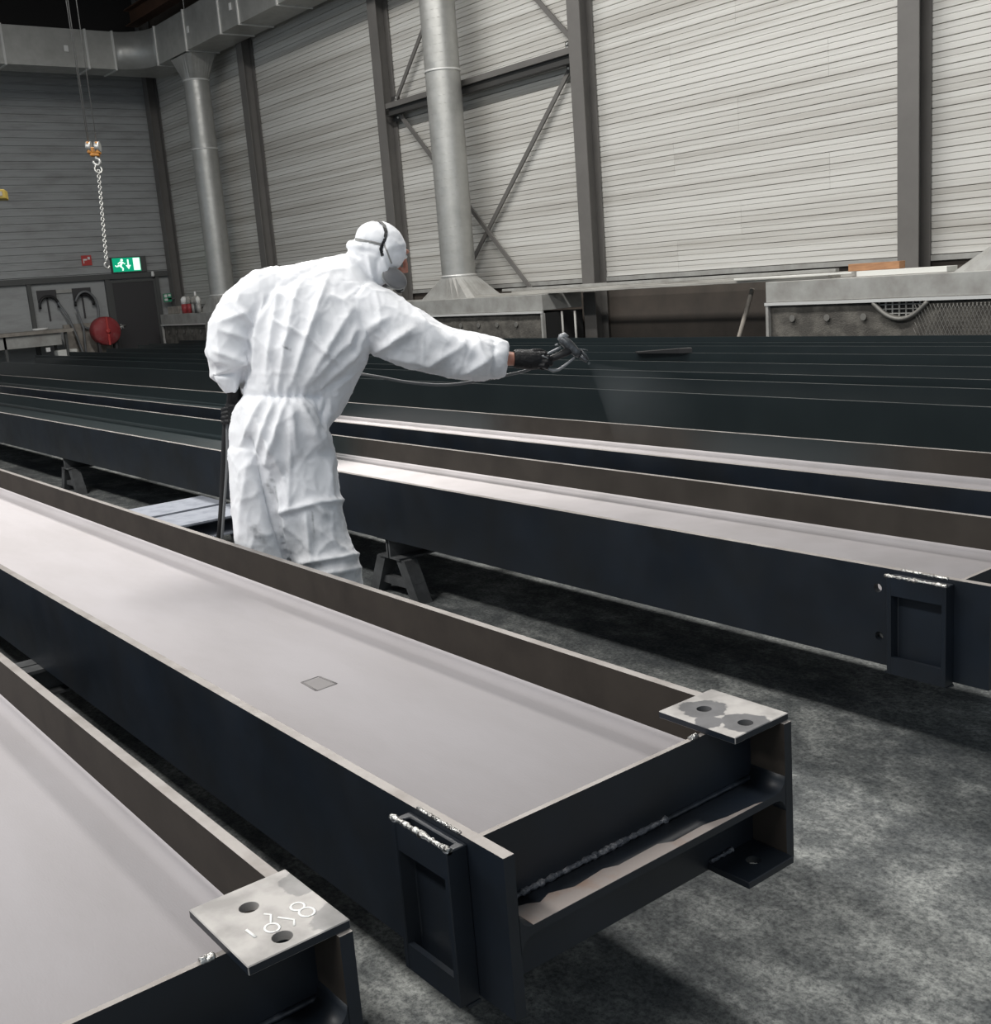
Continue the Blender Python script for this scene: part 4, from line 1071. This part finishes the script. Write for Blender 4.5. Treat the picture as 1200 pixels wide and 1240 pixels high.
HOOD_FOLDS = [((424, 288), (464, 298), 3.0, -.016), ((420, 302), (434, 313), 2.5, -.012), ((424, 297), (446, 300), 3, .010), ((430, 306), (455, 312), 3, .008), ((446, 312), (452, 338), 2.5, .010),
              ((456, 316), (458, 340), 2.5, -.010), ((463, 312), (470, 335), 2.5, .008), ((455, 268), (467, 288), 2.2, -.007), ((467, 288), (461, 312), 2.2, -.008), ((474, 290), (484, 300), 3, .006), ((470, 300), (488, 296), 2.5, .006), ((478, 306), (490, 300), 2.5, -.006)]
from math import exp
N0 = [v.normal.copy() for v in suit_me.vertices]
P0 = [v.co.copy() for v in suit_me.vertices]
NEW = []
for p, n in zip(P0, N0):
    x, y = to_px(p)
    d = 0.0
    hood = y < 342 and x > 416
    if n.dot(FWD) < 0.35 and not hood:
        wob = 1.6 * noise.noise(p * 12)
        for a, c, w, h in FOLDS + GROOVES:
            if min(a[0], c[0]) - 14 < x < max(a[0], c[0]) + 14 and min(a[1], c[1]) - 14 < y < max(a[1], c[1]) + 14:
                q, t_ = seg_dist(x, y, a, c)
                q = abs(q + wob * 0.5)
                d += 1.9 * h * exp(-(q / w) ** 1.3) * math.sin(math.pi * (0.12 + 0.76 * t_)) ** 0.7
    # crumpled facets: creases where cells meet
    vd = noise.voronoi(Vector((p.x * 8 + 0.3 * noise.noise(p * 5), p.y * 8, p.z * 5.5)))[0]
    e_ = vd[1] - vd[0]
    k = 0.5 if hood else 1.0
    d += k * 0.0065 * exp(-e_ / 0.13)
    vd = noise.voronoi(Vector((p.x * 19 + 3, p.y * 19, p.z * 14)))[0]
    d += k * 0.0032 * exp(-(vd[1] - vd[0]) / 0.2)
    # gathers at the elastic waist
    wz = exp(-((y - (478 + (x - 340) * 0.06)) / 13) ** 2)
    if not hood and 280 < x < 410: d += wz * 0.006 * math.sin(x * 0.62 + 3.0 * noise.noise(p * 7)) * (0.6 + 0.8 * noise.noise(p * 9 + Vector((3, 1, 2))))
    if hood and n.dot(FWD) < 0.5:
        for a, c, w, h in HOOD_FOLDS:
            q, t_ = seg_dist(x, y, a, c)
            if q < 14: d += h * exp(-(q / w) ** 1.5) * math.sin(math.pi * (0.15 + 0.7 * t_)) ** 0.6
    NEW.append(p + n * d)
for v, c in zip(suit_me.vertices, NEW): v.co = c
ca = suit_me.color_attributes.new('stain', 'FLOAT_COLOR', 'POINT')
STAINS = [((326, 581), (332, 582), 2.2), ((324, 586), (330, 596), 2.2), ((333, 590), (337, 606), 1.8), ((412, 602), (415, 612), 2.0), ((308, 640), (318, 655), 5), ((345, 420), (352, 424), 1.2), ((378, 620), (380, 650), 1.0)]
for i_, (p, n) in enumerate(zip(P0, N0)):
    x, y = to_px(p); q = 0.0
    if n.dot(FWD) < 0:
        for a, c, w in STAINS:
            dd, _t = seg_dist(x, y, a, c)
            q = max(q, 0.7 * exp(-(dd / w) ** 2) * (0.4 + 1.2 * abs(noise.noise(p * 60))))
    ca.data[i_].color = (q, q, q, 1)
for p_ in suit_me.polygons: p_.use_smooth = True
for v in suit_me.vertices: v.co -= person_loc
suit_me.materials.clear(); suit_me.materials.append(M['suit'])
suit_me.name = 'coverall'
suit = bpy.data.objects.new('coverall', suit_me); COL.objects.link(suit); suit.parent = person
sm_ = suit.modifiers.new('s', 'SMOOTH'); sm_.factor = 0.35; sm_.iterations = 1
suit['label'] = 'creased white disposable coverall with hood'
bvh = BVHTree.FromPolygons([v.co + person_loc for v in suit_me.vertices], [tuple(p.vertices) for p in suit_me.polygons])

# head and body skin, one continuous mesh inside the suit
FD = (RIGHT * 0.80 + FWD * 0.55 - UP * 0.28).normalized()       # where the face points
HU = (UP * 0.93 + RIGHT * 0.20); HU = (HU - FD * HU.dot(FD)).normalized()
HS = FD.cross(HU).normalized()
hcen = at(464, 306, 4.585)
b = bm_new()
ellipsoid(b, hcen, [FD * 0.090, HS * 0.066, HU * 0.098], n=28, m=20)
ellipsoid(b, hcen - HU * 0.070 + FD * 0.03, [FD * 0.056, HS * 0.048, HU * 0.050], n=20, m=12)
tube(b, [hcen - HU * 0.05 - FD * 0.03, at(440, 330, 4.57), at(420, 350, 4.54)], [0.045, 0.045, 0.065], n=16)
# nose, brow, ears
tube(b, [hcen + FD * 0.095 + HU * 0.025, hcen + FD * 0.112 - HU * 0.005, hcen + FD * 0.122 - HU * 0.028, hcen + FD * 0.095 - HU * 0.036], [0.009, 0.011, 0.014, 0.012], n=10)
for s_ in (-1, 1):
    tube(b, [hcen + FD * 0.085 + HU * 0.036 + HS * 0.012 * s_, hcen + FD * 0.088 + HU * 0.040 + HS * 0.03 * s_, hcen + FD * 0.070 + HU * 0.034 + HS * 0.052 * s_], [0.009, 0.010, 0.008], n=8)
    ellipsoid(b, hcen + HS * 0.066 * s_ - FD * 0.008, [FD * 0.018, HS * 0.007, HU * 0.032], n=12, m=8)
tube(b, [hcen + FD * 0.086 - HU * 0.062 + HS * 0.022 * k / 3 for k in range(-3, 4)], 0.006, n=8)
# trunk and right arm down to the wrist
chain_loft(b, [(420, 345, 4.54, 24), (395, 385, 4.52, 46), (372, 430, 4.51, 42), (350, 470, 4.51, 36), (342, 520, 4.53, 38), (342, 560, 4.55, 36)], n=20, flat=0.7)
chain_loft(b, [(405, 372, 4.52, 26), (455, 388, 4.52, 18), (500, 411, 4.53, 15), (535, 425, 4.55, 13), (575, 433, 4.57, 11.5), (605, 434, 4.58, 9.5), (618, 434.5, 4.585, 8.6), (630, 435.5, 4.59, 7.5)], n=16)
chain_loft(b, [(345, 355, 4.5, 20), (300, 385, 4.46, 16), (279, 430, 4.46, 13), (288, 455, 4.58, 11)], n=14)
chain_loft(b, [(318, 555, 4.52, 24), (318, 640, 4.55, 17), (327, 745, 4.63, 13), (331, 810, 4.68, 11)], n=14)
chain_loft(b, [(358, 555, 4.56, 26), (376, 640, 4.59, 18), (410, 740, 4.65, 14), (418, 806, 4.70, 11)], n=14)
bmesh.ops.recalc_face_normals(b, faces=b.faces[:])
tm = bpy.data.meshes.new('body_raw'); b.to_mesh(tm); b.free()
to = bpy.data.objects.new('body_raw', tm); COL.objects.link(to)
md = to.modifiers.new('r', 'REMESH'); md.mode = 'VOXEL'; md.voxel_size = 0.006; md.use_smooth_shade = True
ms = to.modifiers.new('s', 'SMOOTH'); ms.factor = 0.5; ms.iterations = 2
dg = bpy.context.evaluated_depsgraph_get()
body_me = bpy.data.meshes.new_from_object(to.evaluated_get(dg)); bpy.data.objects.remove(to, do_unlink=True)
for v in body_me.vertices: v.co -= person_loc
body_me.materials.clear(); body_me.materials.append(M['skin']); body_me.name = 'body'
body = bpy.data.objects.new('body', body_me); COL.objects.link(body); body.parent = person
for s_ in (-1, 1):
    b = bm_new(); ellipsoid(b, hcen + FD * 0.082 + HU * 0.016 + HS * 0.032 * s_, [FD * 0.012, HS * 0.012, HU * 0.011], n=12, m=8)
    obj('eye', b, M['white'], body)

# respirator
rc = hcen + FD * 0.086 - HU * 0.078
b = bm_new()
secs = []
for k, (dd, w, h) in enumerate(((-0.035, 0.056, 0.046), (-0.010, 0.052, 0.044), (0.012, 0.042, 0.036), (0.026, 0.028, 0.026), (0.032, 0.014, 0.014))):
    secs.append((rc + FD * dd - HU * 0.004 * k, HS * w, HU * h))
loft(b, secs, 24); rp = obj('respirator', b, M['clear'], person)
b = bm_new(); r_ = [secs[0][0] + secs[0][1] * 1.03 * math.cos(a) + secs[0][2] * 1.03 * math.sin(a) for a in [2 * math.pi * k / 28 for k in range(28)]]
tube(b, r_, 0.005, n=6, closed=True); obj('sealing_rim', b, M['mask_grey'], rp)
# flat filter pads on both cheeks, the near one towards the camera
near = -1 if HS.dot(FWD) > 0 else 1
for s_ in (-1, 1):
    out_ = HS * s_
    c0_ = rc - FD * 0.034 - HU * 0.018 + out_ * 0.070
    b = bm_new(); ellipsoid(b, c0_, [(FD * 0.9 + HU * 0.12).normalized() * 0.055, (HU * 0.95 - FD * 0.35).normalized() * 0.040, (out_ + FD * 0.25).normalized() * 0.020], n=24, m=14); fc = obj('filter_pad', b, M['mask_grey'], rp)
    b = bm_new(); e1_, e2_ = (FD * 0.9 + HU * 0.12).normalized(), (HU * 0.95 - FD * 0.35).normalized()
    tube(b, [c0_ + e1_ * 0.0555 * math.cos(a) + e2_ * 0.0405 * math.sin(a) for a in [2 * math.pi * k / 28 for k in range(28)]], 0.0032, n=6, closed=True); obj('pad_rim', b, M['strap_grey'], fc)
    b = bm_new(); tube(b, [rc + out_ * 0.03, c0_ - out_ * 0.006], 0.018, n=12); obj('pad_socket', b, M['mask_grey'], rp)
b = bm_new(); c0_ = rc + FD * 0.022 - HU * 0.026
tube(b, [c0_, c0_ + FD * 0.016 - HU * 0.010, c0_ + FD * 0.02 - HU * 0.020], [0.017, 0.017, 0.010], n=16); ev = obj('exhale_valve', b, M['black'], rp)
b = bm_new(); tube(b, [c0_ + FD * 0.012 + HU * 0.016 - HS * near * -0.012, c0_ + FD * 0.026 + HU * 0.010 - HS * near * -0.012, c0_ + FD * 0.024 - HU * 0.008 - HS * near * -0.012, c0_ + FD * 0.014 - HU * 0.016 - HS * near * -0.012], 0.0035, n=6); obj('valve_clip', b, M['strap_grey'], ev)

# straps over the hood, following its surface
def strap_path(name, pts, width, m, off=0.003):
    """ribbon laid on the hood through bearings in the photograph; the first and last points carry on round the far side"""
    hits = []
    for x, y in [p for a, c in zip(pts, pts[1:]) for p in [(a[0] + (c[0] - a[0]) * k / 6, a[1] + (c[1] - a[1]) * k / 6) for k in range(6)]] + [pts[-1]]:
        h = bvh.ray_cast(EYE, (at(x, y, 1.0) - EYE).normalized())
        if h[0] is not None and (h[0] - EYE).dot(FWD) < 4.75: hits.append((h[0], h[1]))
    b = bm_new(); prev = None
    for i_, (p, n_) in enumerate(hits):
        tg = (hits[min(i_ + 1, len(hits) - 1)][0] - hits[max(i_ - 1, 0)][0]).normalized()
        w_ = tg.cross(n_).normalized() * width / 2
        vs_ = [b.verts.new(p + w_ + n_ * off), b.verts.new(p - w_ + n_ * off), b.verts.new(p - w_ - n_ * 0.006), b.verts.new(p + w_ - n_ * 0.006)]
        if prev:
            for i in range(4): b.faces.new((prev[i], prev[(i + 1) % 4], vs_[(i + 1) % 4], vs_[i]))
        else: b.faces.new(vs_[::-1])
        prev = vs_
    b.faces.new(prev)
    return obj(name, b, m, person)
strap_path('head_strap', [(454, 267), (460, 268.5), (465, 273), (467.5, 281), (466.5, 289), (463, 296), (461, 302), (463.5, 310)], 0.013, M['black'])
strap_path('head_strap', [(429, 289.5), (438, 291), (450, 293), (462, 296)], 0.011, M['strap_grey'])
strap_path('head_strap', [(465, 295), (468, 303), (471, 311), (474, 319)], 0.006, M['strap_grey'])

# gloves
DG = 4.60
def gp(px, py, dd=0.0): return at(px, py, DG + dd)
b = bm_new()
chain_loft(b, [(622, 434.5, 4.588, 10.8), (627, 434.5, 4.59, 11.8), (634, 435, 4.59, 12.0), (644, 435.5, 4.595, 12.5), (652, 436, 4.60, 11.5), (657, 437, 4.605, 8)], n=20, flat=0.95)
pr = PX * DG
for k, (sx_, sy_, ex_, ey_, r_, ln) in enumerate(((652, 428.5, 663, 430, 2.9, 1.0), (655, 433.0, 668, 434.5, 3.0, 1.0), (655, 438.0, 667, 440.0, 2.9, 1.0), (652, 442.5, 662, 444.5, 2.6, 1.0))):
    mx_, my_ = (sx_ + ex_) / 2 + 2, (sy_ + ey_) / 2 - 0.8
    tube(b, [gp(sx_ - 4, sy_, 0.0), gp(sx_, sy_, -0.022), gp(mx_, my_, -0.030), gp(ex_, ey_, -0.018), gp(ex_ + 0.5, ey_ + 1, 0.012), gp(ex_ - 5, ey_ + 1.5, 0.028), gp(ex_ - 9, ey_ + 1, 0.026)], [r_ * pr * q for q in (1.1, 1.1, 1.05, 1.0, 0.95, 0.9, 0.7)], n=10)
tube(b, [gp(638, 428, -0.01), gp(646, 425.5, -0.02), gp(654, 425, -0.008), gp(661, 427.5, 0.008)], [3.6 * pr, 3.5 * pr, 3.1 * pr, 2.5 * pr], n=10)
bmesh.ops.recalc_face_normals(b, faces=b.faces[:])
gl = obj('glove', b, M['glove'], person)
mdf = gl.modifiers.new('r', 'REMESH'); mdf.mode = 'VOXEL'; mdf.voxel_size = 0.0024; mdf.use_smooth_shade = True
mdf = gl.modifiers.new('s', 'SMOOTH'); mdf.iterations = 2
# left hand holding the hose at the hip
b = bm_new()
chain_loft(b, [(282, 468, 4.50, 8), (284, 478, 4.53, 9), (285, 488, 4.55, 11), (283, 500, 4.56, 12), (280, 510, 4.56, 10.5)], n=16, flat=0.7)
for k in range(4):
    y_ = 494 + 5.2 * k
    tube(b, [at(285, y_, 4.53), at(276, y_ + 1, 4.515), at(270, y_ + 2, 4.53), at(270, y_ + 2, 4.565), at(277, y_ + 2, 4.585)], [0.0105, 0.0105, 0.010, 0.0095, 0.008], n=10)
tube(b, [at(288, 488, 4.58), at(280, 489, 4.60), at(273, 492, 4.60)], [0.012, 0.0115, 0.009], n=10)
gl2 = obj('glove', b, M['glove'], person)
mdf = gl2.modifiers.new('r', 'REMESH'); mdf.mode = 'VOXEL'; mdf.voxel_size = 0.003; mdf.use_smooth_shade = True
mdf = gl2.modifiers.new('s', 'SMOOTH'); mdf.iterations = 2
# boots
for (x, y, d) in ((331, 812, 4.68), (418, 806, 4.70)):
    p = at(x, y, d); p.z = 0
    hd = Vector((-0.35, 0.94, 0)); sd = Vector((0.94, 0.35, 0)); b = bm_new()
    loft(b, [(p - hd * 0.10 + Vector((0, 0, 0.052)), sd * 0.036, Vector((0, 0, 0.05))), (p - hd * 0.05 + Vector((0, 0, 0.072)), sd * 0.046, Vector((0, 0, 0.071))), (p + hd * 0.04 + Vector((0, 0, 0.062)), sd * 0.047, Vector((0, 0, 0.061))), (p + hd * 0.13 + Vector((0, 0, 0.046)), sd * 0.052, Vector((0, 0, 0.045))), (p + hd * 0.19 + Vector((0, 0, 0.035)), sd * 0.032, Vector((0, 0, 0.033)))], 18)
    tube(b, [p + Vector((0, 0, 0.06)) - hd * 0.03, p + Vector((0, 0, 0.26)) - hd * 0.03], 0.052, n=16)
    obj('boot', b, M['black'], person)

# ---------------------------------------------------------------- spray gun
gl_loc = gp(685, 424)
t = thing('spray_gun', 'paint spray gun in the worker\'s gloved right hand', 'spray gun', tuple(gl_loc))
b = bm_new(); tube(b, [gp(679, 409.5), gp(681, 411), gp(689, 418), gp(698, 427), gp(702, 430.5)], [4.2 * pr, 6.0 * pr, 6.4 * pr, 5.2 * pr, 4.0 * pr], n=18); obj('gun_body', b, M['gunmetal'], t)
b = bm_new(); tube(b, [gp(677.5, 412.5), gp(680, 409), gp(683.5, 407.5), gp(687, 409.5)], [3.2 * pr, 5.2 * pr, 5.2 * pr, 3.6 * pr], n=14); obj('end_cap', b, M['gun_light'], t)
b = bm_new(); tube(b, [gp(701, 429.5), gp(708, 435.5), gp(711, 438)], [3.0 * pr, 2.6 * pr, 1.6 * pr], n=12); br = obj('nozzle', b, M['gunmetal'], t)
b = bm_new(); tube(b, [gp(703, 424), gp(709, 430), gp(712.5, 435.5)], [1.6 * pr, 1.5 * pr, 1.0 * pr], n=8); tube(b, [gp(701, 423, -0.01), gp(712, 424, -0.012)], [1.0 * pr, 0.7 * pr], n=6); obj('tip_guard', b, M['gunmetal'], br)
b = bm_new(); tube(b, [gp(690, 424), gp(678, 430), gp(664, 436), gp(654, 440), gp(648, 443)], [5.0 * pr, 4.6 * pr, 4.0 * pr, 3.6 * pr, 3.2 * pr], n=14); obj('grip', b, M['black'], t)
b = bm_new(); tube(b, [gp(679, 420.5, -0.012), gp(668, 426, -0.016), gp(657, 431.5, -0.034), gp(664, 434, -0.036)], [1.7 * pr, 1.7 * pr, 1.5 * pr, 1.2 * pr], n=8); obj('trigger', b, M['gun_light'], t)
b = bm_new(); tube(b, [gp(696, 433), gp(686, 441), gp(677, 447.5), gp(670, 449), gp(664, 446.5), gp(657, 444.5)], [1.5 * pr, 1.7 * pr, 1.9 * pr, 2.2 * pr, 2.0 * pr, 1.6 * pr], n=8); obj('trigger_guard', b, M['gun_light'], t)
b = bm_new(); tube(b, [gp(672, 418, 0.012), gp(676, 417, 0.01)], [1.2 * pr, 1.2 * pr], n=6); obj('side_screw', b, M['gun_light'], t)

# hose from the gun, behind the worker to the floor
def spline(pts, n=10):
    P = [Vector(p) for p in pts]; P = [P[0] * 2 - P[1]] + P + [P[-1] * 2 - P[-2]]; out = []
    for i in range(1, len(P) - 2):
        for k in range(n):
            t_ = k / n
            out.append(0.5 * ((2 * P[i]) + (-P[i - 1] + P[i + 1]) * t_ + (2 * P[i - 1] - 5 * P[i] + 4 * P[i + 1] - P[i + 2]) * t_ ** 2 + (-P[i - 1] + 3 * P[i] - 3 * P[i + 1] + P[i + 2]) * t_ ** 3))
    out.append(P[-2]); return out
b = bm_new()
tube(b, spline([at(648, 443.5, 4.60), at(636, 449, 4.64), at(610, 455, 4.70), at(580, 461, 4.70), at(540, 466, 4.70), at(495, 463, 4.70), at(450, 455, 4.72), at(400, 449, 4.80), at(340, 462, 4.82), at(295, 485, 4.66), at(277, 498, 4.548), at(275, 515, 4.548), at(275, 560, 4.58), at(271, 620, 4.64), at(267, 680, 4.72)] ), 0.0062, n=8)
hose = tag(obj('paint_hose', b, M['rubber_grey'], loc=tuple(at(540, 466, 4.7))), 'thin grey paint hose sagging below the worker\'s right arm', 'hose')
b = bm_new()
tube(b, spline([at(274, 500, 4.56), at(272, 540, 4.60), at(270, 590, 4.66), at(267, 640, 4.74), at(262, 720, 4.9), Vector((-4.9, 2.3, 0.03)), Vector((-5.6, 2.35, 0.02)), Vector((-6.2, 2.3, 0.02))]), 0.014, n=8)
tag(obj('supply_hose', b, M['black'], loc=tuple(at(262, 720, 4.9))), 'black hose hanging from the worker\'s left hand to the floor', 'hose')

# faint paint mist leaving the nozzle
noz = gp(712, 439); ax = (at(800, 512, 5.35) - noz).normalized()
b = bm_new(); tube(b, [noz + ax * q for q in (0.01, 0.25, 0.6, 0.95)], [0.006, 0.07, 0.17, 0.27], n=24)
mist = obj('paint_mist', b, [], loc=tuple(noz)); mist['kind'] = 'stuff'; mist['label'] = 'faint cone of paint mist leaving the spray gun'; mist['category'] = 'mist'
mm = bpy.data.materials.new('paint_mist'); mm.use_nodes = True
nt = mm.node_tree; nt.nodes.remove(nt.nodes['Principled BSDF'])
vol = nt.nodes.new('ShaderNodeVolumePrincipled'); vol.inputs['Color'].default_value = (0.35, 0.38, 0.40, 1)
tcn = nt.nodes.new('ShaderNodeTexCoord'); ln_ = nt.nodes.new('ShaderNodeVectorMath'); ln_.operation = 'LENGTH'
nt.links.new(tcn.outputs['Object'], ln_.inputs[0])
mr_ = nt.nodes.new('ShaderNodeMapRange'); mr_.inputs[1].default_value = 0.0; mr_.inputs[2].default_value = 0.95; mr_.inputs[3].default_value = 0.55; mr_.inputs[4].default_value = 0.0
nt.links.new(ln_.outputs['Value'], mr_.inputs[0]); nt.links.new(mr_.outputs[0], vol.inputs['Density'])
nt.links.new(vol.outputs[0], nt.nodes['Material Output'].inputs['Volume'])
mist.data.materials.append(mm)
